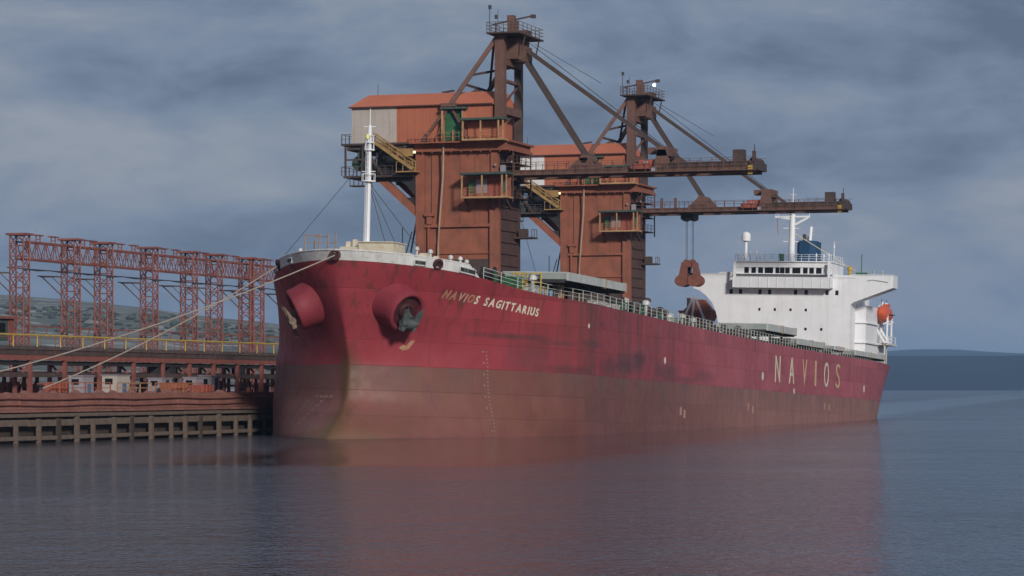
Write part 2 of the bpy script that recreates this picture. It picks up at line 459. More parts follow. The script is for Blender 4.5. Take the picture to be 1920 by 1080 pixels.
# ------------------------------------------------------------------ haze
hm = bpy.data.materials.new('haze'); hm.use_nodes = True
ht = hm.node_tree; ht.nodes.clear()
pv = ht.nodes.new('ShaderNodeVolumePrincipled')
pv.inputs['Color'].default_value = (0.42, 0.66, 1.0, 1)
pv.inputs['Density'].default_value = 0.000075
pv.inputs['Anisotropy'].default_value = 0.0
ho = ht.nodes.new('ShaderNodeOutputMaterial')
ht.links.new(pv.outputs[0], ho.inputs['Volume'])
hb = MB(); hb.box((-14500,-1800,-8), (14500,21500,330))
tag(hb.build('haze', hm), kind='stuff', label='thin blue haze over the far shores')

# ------------------------------------------------------------------ the ship
# ship frame: x to port, y aft from the stem, z up from the top of the boot-topping
HEAD = R(-18)  # most ship, crane and quay coordinates below were unprojected from image pixels
ship = empty('bulk_carrier', (-15.7, 276.0, 6.95), (-0.021, 0.0227, HEAD),
             label='long red bulk carrier with white superstructure moored at the quay', cat='cargo ship')

def hermite(tab, x):
    xs = [q[0] for q in tab]
    if x <= xs[0]: return tab[0][1]
    if x >= xs[-1]: return tab[-1][1]
    i = max(k for k in range(len(xs)-1) if xs[k] <= x)
    def sl(k):
        if k == 0: return (tab[1][1]-tab[0][1])/(xs[1]-xs[0])
        if k == len(xs)-1: return (tab[-1][1]-tab[-2][1])/(xs[-1]-xs[-2])
        a = (tab[k][1]-tab[k-1][1])/(xs[k]-xs[k-1]); b = (tab[k+1][1]-tab[k][1])/(xs[k+1]-xs[k])
        return 0 if a*b <= 0 else 2*a*b/(a+b)
    h = xs[i+1]-xs[i]; t = (x-xs[i])/h
    y0, y1, m0, m1 = tab[i][1], tab[i+1][1], sl(i)*h, sl(i+1)*h
    return (2*t**3-3*t*t+1)*y0 + (t**3-2*t*t+t)*m0 + (-2*t**3+3*t*t)*y1 + (t**3-t*t)*m1
DECK = [(-4,9.6),(-3,9.58),(1,9.35),(5,9.02),(8,8.6),(14,7.75),(20,7.35),(33,7.1),(49,6.84),(66,6.54),(107,6.02),(140,5.85),(180,5.77),(220,5.8)]
STEM = [(-10,-5.0),(-7,-3.6),(-5,-0.9),(-3,0.9),(0,1.2),(2,0.5),(6,-1.5),(9.8,-3.0),(12,-3.7)]
QT = [(-10,.76),(-7,.78),(-5,.82),(-3,.86),(0,.87),(2,.89),(6,.77),(9.8,.60),(12,.58)]
NT = [(-10,1.75),(-7,1.75),(-5,1.82),(-3,1.9),(0,1.9),(2,1.85),(6,1.7),(9.8,1.6),(12,1.58)]
LT = [(-10,33),(-7,32),(-5,27.5),(-3,25),(0,25),(2,26.5),(6,28.6),(9.8,29.4),(12,30)]
deckz = lambda a: hermite(DECK, a)
stem = lambda z: hermite(STEM, z)
BEAM = 16.1
A_END = 219.0
def half(a, z):
    s = stem(z)
    t = (a-s)/hermite(LT, z)
    if t <= 0: return 0.0
    b = BEAM if t >= 1 else BEAM*(1-(1-t)**hermite(NT, z))**hermite(QT, z)
    if a > 166:                                     # run aft: finer the lower down
        k = min(1.0, (a-166)/(A_END-166))
        zz = max(0.0, min(1.0, (6.0-z)/12.0))
        b *= 1 - (0.38*k**2.1 + 0.38*zz*k**1.7)
    return b
def hull_material():
    m, t, b = new_mat('ship hull paint')
    tc_ = t.nodes.new('ShaderNodeTexCoord'); sx = t.nodes.new('ShaderNodeSeparateXYZ')
    t.links.new(tc_.outputs['Object'], sx.inputs[0])
    P_, A_, Z_ = sx.outputs
    red = mixc(t, rng(t, noise(t, 0.25, 6, 0.62), 0.3, 0.7), (0.275,0.038,0.050), (0.345,0.052,0.064))
    # chalked and faded paint along the parallel body, distance haze mixed into its colour
    chalk_haze = mixc(t, rng(t, noise(t, 0.35, 5, 0.6, sc=(1,0.5,1)), 0.3, 0.7), (0.335,0.078,0.095), (0.405,0.108,0.125))
    red = mixc(t, rng(t, mth(t, 'ADD', A_, mth(t, 'MULTIPLY', noise(t, 0.12, 4), 50.0)), 45, 115, smooth=True), red, chalk_haze)
    # brown oxidised runs amidships
    band = mth(t, 'MULTIPLY', rng(t, A_, 11, 24, smooth=True), rng(t, A_, 80, 40, smooth=True))
    runs = rng(t, noise(t, 1.0, 5, 0.62, sc=(0.35,0.35,0.07), loc=(7,1,0)), 0.36, 0.56)
    red = mixc(t, mth(t, 'MULTIPLY', mth(t, 'MULTIPLY', band, runs), 0.72), red, (0.165,0.055,0.042))
    thin = rng(t, noise(t, 1.0, 4, 0.6, sc=(1.5,1.5,0.06), loc=(2,8,1)), 0.55, 0.72)
    red = mixc(t, mth(t, 'MULTIPLY', thin, 0.42), red, (0.10,0.035,0.035))
    weep = mth(t, 'MULTIPLY', rng(t, noise(t, 1.0, 4, 0.55, sc=(1.3,1.3,0.035), loc=(3,6,2)), 0.565, 0.615), rng(t, mth(t, 'ADD', Z_, mth(t, 'MULTIPLY', noise(t, 0.6, 3), 3.0)), 3.6, 7.5))
    red = mixc(t, mth(t, 'MULTIPLY', weep, 0.6), red, (0.115,0.045,0.035))
    # fender scuffs
    def blob(a0, z0, ra, rz, s):
        d = mth(t, 'ADD', mth(t, 'POWER', mth(t, 'MULTIPLY', mth(t, 'SUBTRACT', A_, a0), 1/ra), 2.0),
                mth(t, 'POWER', mth(t, 'MULTIPLY', mth(t, 'SUBTRACT', Z_, z0), 1/rz), 2.0))
        n_ = noise(t, 0.7, 5, 0.65, loc=(a0, 0, 0))
        return mth(t, 'MULTIPLY', rng(t, mth(t, 'ADD', d, mth(t, 'MULTIPLY', n_, 1.8)), 0.7, 2.0, 1.0, 0.0), s)
    port = rng(t, P_, 0, 1)
    for a0, z0, ra, rz, s in ((41,1.5,6.0,1.3,.9),(57,1.1,5.5,1.4,.8),(14,3.3,6,.35,.75),(28,3.1,4,.5,.75),(45,2.2,3,1.0,.85),(20,2.9,4,.3,.6),(16,1.4,4,2.2,.5),(73,1.0,6,0.9,.5),(34,1.0,5,1.0,.6),(22,.4,6,.5,.7),(64,.4,7,.4,.6),(30,5.2,3,.3,.4)):
        red = mixc(t, mth(t, 'MULTIPLY', blob(a0, z0, ra, rz, s), port), red, (0.085,0.045,0.045))
    # plating: strakes and butts of slightly different age
    cx = t.nodes.new('ShaderNodeCombineXYZ'); t.links.new(A_, cx.inputs[0]); t.links.new(Z_, cx.inputs[1])
    bk = t.nodes.new('ShaderNodeTexBrick'); bk.offset = 0.37; bk.offset_frequency = 2
    for k_, v_ in (('Scale',1.0),('Mortar Size',0.035),('Mortar Smooth',0.6),('Bias',0.0),('Brick Width',9.6),('Row Height',2.35)): bk.inputs[k_].default_value = v_
    bk.inputs['Color1'].default_value = (0.78,0.78,0.78,1); bk.inputs['Color2'].default_value = (1.0,1.0,1.0,1); bk.inputs['Mortar'].default_value = (0.72,0.70,0.70,1)
    t.links.new(cx.outputs[0], bk.inputs['Vector'])
    boot = mixc(t, rng(t, noise(t, 0.3, 6, 0.62), 0.3, 0.7), (0.155,0.058,0.048), (0.205,0.079,0.066))
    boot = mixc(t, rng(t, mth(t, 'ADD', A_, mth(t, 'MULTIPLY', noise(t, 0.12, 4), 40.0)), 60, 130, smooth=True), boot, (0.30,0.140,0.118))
    grey = rng(t, Z_, -3.0, -0.2)
    boot = mixc(t, mth(t, 'MULTIPLY', mth(t, 'MULTIPLY', grey, rng(t, noise(t, 0.2, 5, sc=(1,1,0.35)), 0.42, 0.60)), 0.5), boot, (0.135,0.09,0.08))
    boot = mixc(t, mth(t, 'MULTIPLY', rng(t, noise(t, 1.0, 5, 0.62, sc=(0.8,0.8,0.11), loc=(5,5,5)), 0.50, 0.66), 0.45), boot, (0.17,0.085,0.048))
    boot = mixc(t, mth(t, 'MULTIPLY', rng(t, noise(t, 1.0, 5, 0.62, sc=(0.5,0.5,0.09), loc=(9,2,3)), 0.54, 0.70), 0.28), boot, (0.12,0.07,0.055))
    red = mixc(t, 0.8, red, bk.outputs['Color'], 'MULTIPLY'); boot = mixc(t, 0.55, boot, bk.outputs['Color'], 'MULTIPLY')
    edge = mth(t, 'ADD', Z_, mth(t, 'MULTIPLY', mth(t, 'SUBTRACT', noise(t, 0.9, 6, 0.7), 0.5), 0.35))
    c = mixc(t, rng(t, edge, -0.06, 0.06), boot, red)
    # weed and wet line at the water, rust down the stem
    w = mth(t, 'ADD', Z_, mth(t, 'MULTIPLY', A_, -0.021))
    c = mixc(t, mth(t, 'MULTIPLY', rng(t, mth(t, 'ADD', w, mth(t, 'MULTIPLY', noise(t, 0.5, 4), 0.7)), -6.25, -6.7), 0.7), c, (0.075,0.045,0.036))
    stemd = mth(t, 'ADD', mth(t, 'ABSOLUTE', mth(t, 'ADD', P_, 0.15)), mth(t, 'MULTIPLY', noise(t, 1.0, 5, 0.6, sc=(1,1,0.4)), 2.6))
    sm = mth(t, 'MULTIPLY', rng(t, stemd, 2.7, 1.5), mth(t, 'MULTIPLY', rng(t, A_, 5, 1.5), rng(t, Z_, 2.6, 0.8)))
    c = mixc(t, mth(t, 'MULTIPLY', sm, 0.9), c, (0.10,0.05,0.025))
    bulb = mth(t, 'MULTIPLY', rng(t, A_, 1.5, -1.5), rng(t, Z_, -4.5, -6.2))
    c = mixc(t, mth(t, 'MULTIPLY', bulb, 0.35), c, (0.17,0.115,0.055))
    t.links.new(c, b.inputs['Base Color'])
    t.links.new(rng(t, noise(t, 0.8, 5), 0.3, 0.7, 0.42, 0.62), b.inputs['Roughness'])
    b.inputs['Specular IOR Level'].default_value = 0.3
    # dished plating between frames and weld seams
    wv = t.nodes.new('ShaderNodeTexWave'); wv.wave_type = 'BANDS'; wv.bands_direction = 'Y'
    wv.inputs['Scale'].default_value = 0.12; wv.inputs['Distortion'].default_value = 1.5
    t.links.new(tc_.outputs['Object'], wv.inputs[0])
    bn = t.nodes.new('ShaderNodeBump'); bn.inputs['Strength'].default_value = 0.8; bn.inputs['Distance'].default_value = 0.05
    hh = mth(t, 'ADD', mth(t, 'ADD', mth(t, 'MULTIPLY', wv.outputs[1], 0.5), noise(t, 0.5, 3)), mth(t, 'MULTIPLY', bk.outputs['Fac'], -0.5))
    t.links.new(hh, bn.inputs['Height']); t.links.new(bn.outputs[0], b.inputs['Normal'])
    return m
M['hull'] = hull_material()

ST = [((i/34)**1.7) for i in range(35)]            # bow stations, 0..1 -> stem..a=34
AFT = [34 + (A_END-34)*i/64 for i in range(1, 65)]
NV = 46
def hull_point(kind, val, v, side):
    if kind == 't':
        ad = -3 + val*37
        z = -10 + (deckz(ad)+10)*v
        s = stem(z); a = s + val*(34-s)
    else:
        a = val; z = -10 + (deckz(a)+10)*v
    return (side*half(a, z), a, z)
STN = [('t', q) for q in ST] + [('a', q) for q in AFT]
hm_ = MB()
for side in (1, -1):
    rows = [[hull_point(k, q, j/NV, side) for k, q in STN] for j in range(NV+1)]
    hm_.grid(rows, flip=(side > 0))
# transom
rows = [[hull_point('a', A_END, j/NV, -1), hull_point('a', A_END, j/NV, 1)] for j in range(NV+1)]
hm_.grid(rows)
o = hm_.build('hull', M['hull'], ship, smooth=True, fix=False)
bm = bmesh.new(); bm.from_mesh(o.data); bmesh.ops.remove_doubles(bm, verts=bm.verts[:], dist=0.002)
bmesh.ops.recalc_face_normals(bm, faces=bm.faces[:]); bm.to_mesh(o.data); bm.free()
# deck plating
dk = MB()
dk.grid([[(-half(a, deckz(a))+0.04, a, deckz(a)-0.06), (half(a, deckz(a))-0.04, a, deckz(a)-0.06)]
         for a in [-2.9, -2.5, -2, -1, 0, 2, 4, 7, 10, 14, 18, 24, 30] + AFT])
dk.build('deck', M['deck'], ship)

# forecastle bulwark, white outside, capped
def bul(a, h, out=0.0, side=1):
    z = deckz(a)
    return (side*(half(a, z)+out + 0.06*h), a - (0.25*h if a < 0 else 0.1*h*max(0, 1-a/8)), z + h*0.74)
aa = [-3 + 9.6*(i/40)**1.8 for i in range(41)]
bw = MB()
for side in (1, -1):
    def hgt(a): return 1.25 if a < 7.9 else 1.25
    out = [[bul(a, h, 0.02, side) for a in aa] for h in (0.0, 0.4, 0.85, 1.25)]
    inn = [[bul(a, h, -0.14, side) for a in aa] for h in (1.25, 0.85, 0.4, 0.0)]
    bw.grid(out + inn)
    # raked after end
    a0 = aa[-1]; z0 = deckz(a0); y0 = half(a0, z0)
    a1 = a0+1.2; y1 = half(a1, deckz(a1))
    bw.add([(side*(y0+.02), a0, z0), (side*(y1+.02), a1, deckz(a1)), (side*(y0+.095), a0, z0+.925),
            (side*(y0-.14), a0, z0), (side*(y1-.14), a1, deckz(a1)), (side*(y0-.065), a0, z0+.925)],
           [(0,1,2),(3,5,4),(1,4,5,2),(0,3,4,1)])
bw.build('bulwark', M['white_dirty'], ship, smooth=True)
cp = MB()
for side in (1, -1):
    cp.tube([Vector(bul(a, 1.27, -0.06, side)) for a in aa], 0.09, 6)
cp.build('bulwark_rail', M['white_dirty'], ship)
# stays inside the bulwark
for side in (1, -1):
    for i in range(7):
        sb = MB(); a = 0.3+i*1.15; z = deckz(a); y = half(a, z)-0.1
        sb.add([(side*y, a, z), (side*(y-.6), a, z), (side*(y+.03), a, z+.88), (side*y, a+.05, z), (side*(y-.6), a+.05, z), (side*(y+.03), a+.05, z+.88)],
               [(0,1,2),(3,5,4),(0,3,4,1),(1,4,5,2),(2,5,3,0)])
        sb.build('bulwark_stay', M['white_dirty'], ship)

def out_normal(a, z, side=1):
    e_ = 0.3
    da = Vector((half(a+e_, z)-half(max(a-e_, stem(z)+.01), z), 2*e_, 0))
    dz = Vector((half(a, z+e_)-half(a, z-e_), 0, 2*e_))
    n_ = da.cross(dz).normalized()
    if n_.x < 0: n_ = -n_
    return Vector((side*n_.x, n_.y, n_.z))
# fairleads set through the bulwark: oval panama chocks and long roller openings
def chock(a, side, dz=0.0, r=0.42):
    z = deckz(a)+0.42+dz
    p = Vector((side*(half(a, deckz(a))+0.06), a, z)) if side else Vector((0, -3.15, z))
    n_ = out_normal(a, deckz(a), side) if side else Vector((0,-1,0.2)).normalized()
    q = MB(); q.torus(p+n_*0.04, n_, r, 0.17, 20, 8, 0)
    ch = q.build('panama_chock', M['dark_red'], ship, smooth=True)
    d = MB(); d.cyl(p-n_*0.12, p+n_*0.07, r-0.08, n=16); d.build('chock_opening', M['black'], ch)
    return p
CH_STEM = chock(-3.0, 0)
CH_PORT = chock(3.2, 1)
CH_STBD = chock(4.6, -1)
def opening(a0, a1, side, z0, z1):
    q = MB(); fr = MB()
    rows = []
    n_ = 6
    for zz in (z0, z1):
        rows.append([Vector((side*(half(a, deckz(a))+0.03+0.05*zz), a, deckz(a)+zz)) + out_normal(a, deckz(a), side)*0.06 for a in [a0+(a1-a0)*i/n_ for i in range(n_+1)]])
    q.grid(rows)
    op = q.build('fairlead_opening', M['black'], ship)
    loop = rows[0] + rows[1][::-1] + rows[0][:1]
    fr.tube([p + out_normal(a0, deckz(a0), side)*0.03 for p in loop], 0.07, 6)
    fr.build('fairlead_frame', M['white_dirty'], op)
    for t_ in (0.35, 0.65):
        k = int(t_*n_)
        rl = MB(); rl.cyl(rows[0][k], rows[1][k], 0.09); rl.build('roller', M['anchor'], op)
opening(1.15, 2.1, 1, 0.15, 0.6)
opening(5.4, 7.2, 1, 0.12, 0.62)
opening(0.6, 1.6, -1, 0.15, 0.6)
opening(6.2, 7.4, -1, 0.15, 0.6)

# anchor bolsters: fat round housings standing out of each bow, with the anchor stowed in the mouth
def bolster(side):
    c = Vector((side*4.3, 2.0, 5.75))
    ax = Vector((side*0.80, -0.42, -0.44)).normalized()
    R0 = 2.05
    u = Vector((0,0,1)).cross(ax).normalized(); w = ax.cross(u)
    prof = [(-2.6,3.5),(-1.7,2.85),(-0.8,2.45),(0.2,2.18),(0.9,R0),(1.55,R0),(1.74,R0-.09),(1.82,R0-.27),(1.74,R0-.44),(1.4,R0-.52),(1.2,R0-.55)]
    rows = [[c + ax*h + (u*math.cos(2*math.pi*i/40)+w*math.sin(2*math.pi*i/40))*r for i in range(40)] for h, r in prof]
    q = MB(); q.grid(rows, loop=True)
    bo = q.build('anchor_bolster', M['bolster'], ship, smooth=True)
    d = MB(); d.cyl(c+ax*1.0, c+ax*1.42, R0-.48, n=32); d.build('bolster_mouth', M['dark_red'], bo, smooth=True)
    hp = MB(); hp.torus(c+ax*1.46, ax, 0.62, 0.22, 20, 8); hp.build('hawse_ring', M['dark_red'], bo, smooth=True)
    # stockless anchor: shank out of the pipe, crown, two flukes
    an = empty('anchor', (0,0,0)); an.parent = ship
    mat = M['anchor'] if side > 0 else M['stain_anchor']
    tip = c + ax*2.25 + Vector((0,0,-0.35))
    down = (Vector((0,0,-1)) - ax*ax.dot(Vector((0,0,-1)))).normalized()
    across = ax.cross(down).normalized()
    sh = MB(); sh.beam(c+ax*1.2, tip, 0.34, 0.42); sh.build('shank', mat, an)
    cr = MB()
    cc = tip + down*0.5
    cr.cyl(cc-across*0.95, cc+across*0.95, 0.36, n=10)
    cr.cyl(cc-across*0.45+down*0.1, cc+across*0.45+down*0.1, 0.48, n=10)
    cr.build('crown', mat, an, smooth=True)
    for s_ in (-1, 1):
        fl = MB()
        b0 = cc + across*(0.66*s_)
        tipf = b0 - down*1.75 + ax*0.25 + across*(0.30*s_)
        pts = [b0 + across*0.30 + ax*0.25, b0 - across*0.30 + ax*0.25, b0 - across*0.30 - ax*0.2, b0 + across*0.30 - ax*0.2]
        mid = b0 - down*0.85 + across*(0.12*s_)
        pm = [mid + across*0.42 + ax*0.22, mid - across*0.42 + ax*0.22, mid - across*0.30 - ax*0.02, mid + across*0.30 - ax*0.02]
        fl.add(pts + pm + [tipf], [(0,1,2,3),(0,4,5,1),(1,5,6,2),(2,6,7,3),(3,7,4,0),(4,8,5),(5,8,6),(6,8,7),(7,8,4)])
        fl.cyl(b0 + down*0.55 - across*0.25, b0 + down*0.55 + across*0.25, 0.22, n=8)
        fl.beam(b0, b0 + down*0.75 + ax*0.1, 0.4, 0.35)
        fl.build('fluke', mat, an)
    if side < 0:
        hk = MB(); hk.beam(cc + down*0.3 - across*0.9, cc + down*1.55 - across*1.55, 0.26, 0.3); hk.build('tripping_palm', mat, an)
bolster(1); bolster(-1)

# --- lettering on the hull
def letter_mesh(ch, height, width_scale=1.0, bold=0.0):
    cu = bpy.data.curves.new('letter', 'FONT'); cu.body = ch; cu.size = 1.0; cu.offset = bold; cu.resolution_u = 4
    ob = bpy.data.objects.new('letter', cu); COL.objects.link(ob)
    dg = bpy.context.evaluated_depsgraph_get(); ev = ob.evaluated_get(dg); me = ev.to_mesh()
    vs = [v.co.copy() for v in me.vertices]; fs = [tuple(p.vertices) for p in me.polygons]
    ev.to_mesh_clear(); bpy.data.objects.remove(ob); bpy.data.curves.remove(cu)
    x0 = min(v.x for v in vs); x1 = max(v.x for v in vs); y0 = min(v.y for v in vs); y1 = max(v.y for v in vs)
    k = height/(y1-y0)
    return [((v.x-x0)*k*width_scale, (v.y-y0)*k) for v in vs], fs, (x1-x0)*k*width_scale
def put_letter(ch, a0, z0, height, mat, ws=1.0, bold=0.0, slope=0.0, thick=0.03, width=None, slant=0.0):
    vs, fs, w = letter_mesh(ch, height, ws, bold)
    if width:
        vs = [(x*width/w, y) for x, y in vs]; w = width
    fr = []; bk = []
    # walk along the waterline by arc length from a0
    for x, y in vs:
        z = z0 + y + slope*x; xx = x + slant*y; a = a0; n_ = 6
        for _ in range(n_):
            d = (half(a+.05, z)-half(a-.05, z))/0.1
            a += xx/n_/math.sqrt(1+d*d)
        nn = out_normal(a, z)
        p = Vector((half(a, z), a, z))
        fr.append(p + nn*thick); bk.append(p + nn*0.004)
    mb = MB(); n0 = len(fr)
    edge = {}
    for f_ in fs:
        for i in range(len(f_)):
            e_ = (f_[i], f_[(i+1) % len(f_)]); edge[e_] = edge.get(e_, 0)+1
    fs2 = list(fs)
    for (i, j) in edge:
        if (j, i) not in edge: fs2.append((i, n0+i, n0+j, j))
    mb.add(fr+bk, fs2)
    mb.build('letter', mat, ship)
    return w
# ship's name on the port bow
NAME = 'NAVIOS SAGITTARIUS'
a_ = 5.1
for i, ch in enumerate(NAME):
    zc = 6.93 - 0.105*(a_-5.0)
    d = (half(a_+.05, zc)-half(a_-.05, zc))/0.1
    ds = 1/math.sqrt(1+d*d)
    if ch == ' ':
        a_ += 0.62*ds; continue
    mat = M['letter_faded'] if i in (0, 1, 4) else (M['letter_pink'] if i in (2, 3) else M['letter'])
    w = put_letter(ch, a_, zc-0.40, 0.79, mat, 0.92, 0.03, 0.0, 0.035, slant=0.12)
    a_ += (w+0.20)*ds
# owner's name in tall spaced letters amidships
for ch, a0, w, mat in (('N',109.6,2.8,'letter'),('A',117.7,3.0,'letter'),('V',125.6,2.8,'letter_tan'),('I',133.5,0.9,'letter_tan'),('O',139.5,3.0,'letter'),('S',147.3,2.8,'letter_tan')):
    put_letter(ch, a0, 1.2, 3.4, M[mat], 1.0, -0.004, 0.0, 0.04, width=w)
# tug spots, tick mark and draught marks: flat paint on the plating
def dab(name, pts_az, mat, off=0.02, side=1):
    mb = MB(); vs = []
    for a, z in pts_az:
        vs.append(Vector((side*half(a, z), a, z)) + out_normal(a, z, side)*off)
    n_ = len(vs)
    bkv = [v - out_normal(pts_az[i][0], pts_az[i][1], side)*(off-.003) for i, v in enumerate(vs)]
    mb.add(vs+bkv, [tuple(range(n_))] + [(i, n_+i, n_+(i+1) % n_, (i+1) % n_) for i in range(n_)])
    return mb.build(name, mat, ship)
for a, z, r in ((102.7,1.75,.55),(167.7,1.5,.55),(120.9,0.25,.4),(55.5,2.3,.4),(26.0,4.9,.25)):
    dab('tug_mark', [(a+1.0*r*math.cos(k*math.pi/5), z+r*math.sin(k*math.pi/5)) for k in range(10)], M['letter'])
dab('bow_mark', [(3.75,1.75),(4.05,1.45),(4.4,1.6),(4.75,2.45),(4.45,2.5),(4.2,1.95),(3.95,2.05)], M['letter_faded'], 0.05)
dmk = MB()
def dash(a, z, w, h, side):
    vs = [Vector((side*half(q, r_), q, r_)) + out_normal(q, r_, side)*0.03 for q, r_ in ((a,z),(a+w,z),(a+w,z+h),(a,z+h))]
    dmk.add(vs, [(0,1,2,3)])
for i in range(22):
    dash(10.9, 1.6-0.36*i, 0.14, 0.16, 1)
    if i % 3 == 0: dash(10.55, 1.6-0.36*i, 0.16, 0.18, 1)
for i in range(8):
    dash(2.6, -3.2-0.42*i, 0.35, 0.2, -1)
    if i < 6: dash(4.6, -3.6-0.42*i, 0.3, 0.2, -1)
for i in range(4):
    dash(1.9+i*0.55, -3.2, 0.35, 0.3, -1)
tag(dmk.build('draught_marks', M['draught'], ship, fix=False), kind='stuff')
for a0, z0 in ((62.5,-3.6),(64.2,-3.9),(95,-2.6),(97.5,-3.0),(140,-1.9),(143,-2.0)):
    dab('load_mark', [(a0,z0),(a0+.8,z0),(a0+.8,z0+.9),(a0,z0+.9)], M['letter_pink'])

# --- forecastle gear
fm = MB()
fm.cyl((-.4,6,9.0),(-.4,6,17.4), 0.31, 0.27, 14); fm.cyl((-.4,6,17.4),(-.4,6,23.0), 0.27, 0.18, 14)
fm.cyl((-.4,6,23.0),(-.4,6,24.6), 0.05, 0.04, 8)
mast = fm.build('foremast', M['white'], ship, smooth=True)
for z, r in ((17.6,.72),(20.6,.52),(21.3,.46)):
    q = MB(); q.cyl((-.4,6,z),(-.4,6,z+.12), r, n=16); q.torus((-.4,6,z+.75),(0,0,1), r-.05, .035, 18, 6)
    for k in range(6):
        q.bar((-.4+(r-.05)*math.cos(k*1.047), 6+(r-.05)*math.sin(k*1.047), z),(-.4+(r-.05)*math.cos(k*1.047), 6+(r-.05)*math.sin(k*1.047), z+.75), .04)
    q.build('mast_platform', M['white'], mast)
q = MB(); q.cyl((-.4,5.45,21.7),(-.4,5.45,22.1), .16, n=10); q.build('mast_light', M['lamp_green'], mast)
q = MB(); q.beam((-1.0,6,22.9),(.2,6,22.9),.07,.07); q.build('yard', M['white'], mast)
q = MB(); q.beam((-1.1,6,18.6),(.3,6,18.6),.07,.07); q.build('yard', M['white'], mast)
q = MB()
for k in range(24):
    z = 9.4+k*0.5; q.bar((-.56,5.58,z),(-.24,5.58,z),.025)
for p in (-.56,-.24): q.bar((p,5.58,9.0),(p,5.58,21.4),.03)
q.build('mast_ladder', M['white'], mast)
for a, b in (((-.4,6,20.2),(-7.6,3.2,10.4)), ((-.4,6,17.6),(2.4,9.5,9.6)), ((-.4,6,17.6),(4.4,13.5,9.2))):
    q = MB(); q.cyl(a, b, 0.03, n=5); q.build('mast_stay', M['cable'], ship)
q = MB(); q.box((-.9,5.2,8.6),(2.6,8.5,11.75)); q.box((-2.9,5.4,8.6),(-.9,7.6,11.35)); q.box((-1.0,5.05,11.75),(2.7,8.65,11.85)); q.box((-2.6,6.2,11.35),(-2.2,6.6,11.9)); q.box((-1.9,6.2,11.35),(-1.5,6.6,12.1))
q.build('mast_house', M['cream'], ship)
def windlass(p, a):
    w_ = MB(); z = deckz(a)
    w_.box((p-1.6,a-.6,z),(p-1.35,a+.6,z+1.5)); w_.box((p+1.35,a-.6,z),(p+1.6,a+.6,z+1.5)); w_.box((p-.3,a-.9,z),(p+.3,a+.9,z+1.2))
    w_.build('windlass_frame', M['cream'], ship)
    d = MB(); d.cyl((p-2.1,a,z+1.35),(p+2.1,a,z+1.35),.28,n=12)
    for s_ in (-1,1):
        d.cyl((p+s_*.5,a,z+1.35),(p+s_*1.25,a,z+1.35),.72,n=18); d.cyl((p+s_*1.9,a,z+1.35),(p+s_*2.3,a,z+1.35),.45,n=14)
    d.build('windlass_drum', M['cream'], ship, smooth=True)
windlass(-4.2, 6.0); windlass(4.4, 6.6)
q = MB()
for p, a in ((-5.9,4.0),(-5.2,4.6),(-4.2,3.4),(-3.5,3.8),(-2.4,3.0)):
    z = deckz(a); q.bar((p,a,z),(p,a,z+3.3),.08)
q.bar((-5.9,4.0,12.3),(-4.2,3.4,12.3),.07); q.bar((-5.2,4.6,12.2),(-3.5,3.8,12.2),.07); q.bar((-5.9,4.0,11.6),(-2.4,3.0,11.5),.06)
q.build('stanchion_frame', M['ochre'], ship)
for p, a, h in ((5.6,3.6,2.0),(6.6,4.6,1.9),(8.0,6.4,1.7),(8.7,7.2,1.75),(9.1,7.9,1.6),(-6.6,4.6,1.9)):
    v_ = MB(); z = deckz(a); h += .15; v_.cyl((p,a,z-.3),(p,a,z+h-.35),.12,n=8); v_.cyl((p,a,z+h-.35),(p,a,z+h-.1),.24,.22,n=10); v_.cyl((p,a,z+h-.1),(p,a,z+h),.22,.1,n=10)
    v_.build('ventilator', M['white_dirty'], ship)

# --- guard rails along the main deck
def railing(side, a0, a1, step):
    g = MB(); a = a0; prev = None
    while a <= a1:
        z = deckz(a); y = side*(half(a, z)-0.18)
        g.bar((y,a,z-.05),(y,a,z+1.15),.075)
        top = [(y,a,z+h) for h in (0.4,0.78,1.15)]
        if prev:
            for i, h in enumerate(top): g.bar(prev[i], h, .05)
        prev = top; a += step if a < 60 else 1.6
    return g.build('railing', M['rail_grey'], ship)
railing(1, 8.5, 190, 2.3); railing(-1, 8.5, 190, 2.3)

# --- hatches: coamings down the middle, some covers rolled open out to the port side
for i in range(7):
    a0 = 17.5 + i*24.6; a1 = a0+17.2
    q = MB(); z = deckz((a0+a1)/2)
    q.box((-8.2,a0,z-.3),(-7.9,a1,z+1.0)); q.box((7.9,a0,z-.3),(8.2,a1,z+1.0)); q.box((-7.9,a0,z-.3),(7.9,a0+.3,z+1.0)); q.box((-7.9,a1-.3,z-.3),(7.9,a1,z+1.0))
    q.build('hatch_coaming', M['cover'], ship)
def cover(p0, a0, a1, z0, z1, split):
    q = MB(); n_ = len(split)+1
    cuts = [a0]+split+[a1]
    q.box((p0,a0,z0+.12),(16.0,a1,z1-.06))
    cv = q.build('hatch_cover', M['cover'], ship)
    for i in range(n_):
        e_ = MB(); s0 = cuts[i]+(.12 if i else 0); s1 = cuts[i+1]-(.12 if i < n_-1 else 0)
        e_.box((16.0,s0,z0),(16.22,s1,z1)); e_.box((p0,s0+.05,z1-.06),(16.0,s1-.05,z1+.02))
        e_.build('cover_panel', M['cover_edge'], cv)
    for c_ in split+[a1-.2]:
        e_ = MB(); e_.box((15.2,c_-.1,z0-.1),(16.26,c_+.1,z1+.08)); e_.build('cover_clamp', M['ochre'], cv)
    nb = int((a1-a0)/1.4)
    b_ = MB()
    for i in range(nb+1):
        a = a0 + (a1-a0)*i/nb
        b_.box((p0+.1,a-.06,z0-.22),(15.9,a+.06,z0+.12))
    b_.build('cover_stiffener', M['black'], cv)
    for a in (a0+1.5, (a0+a1)/2, a1-1.5):
        zz = deckz(a)
        for p in (14.4, p0+.5):
            lg = MB(); lg.box((p,a-.15,zz-.05),(p+.3,a+.15,z0-.2)); lg.build('cover_ramp', M['steel'], cv)
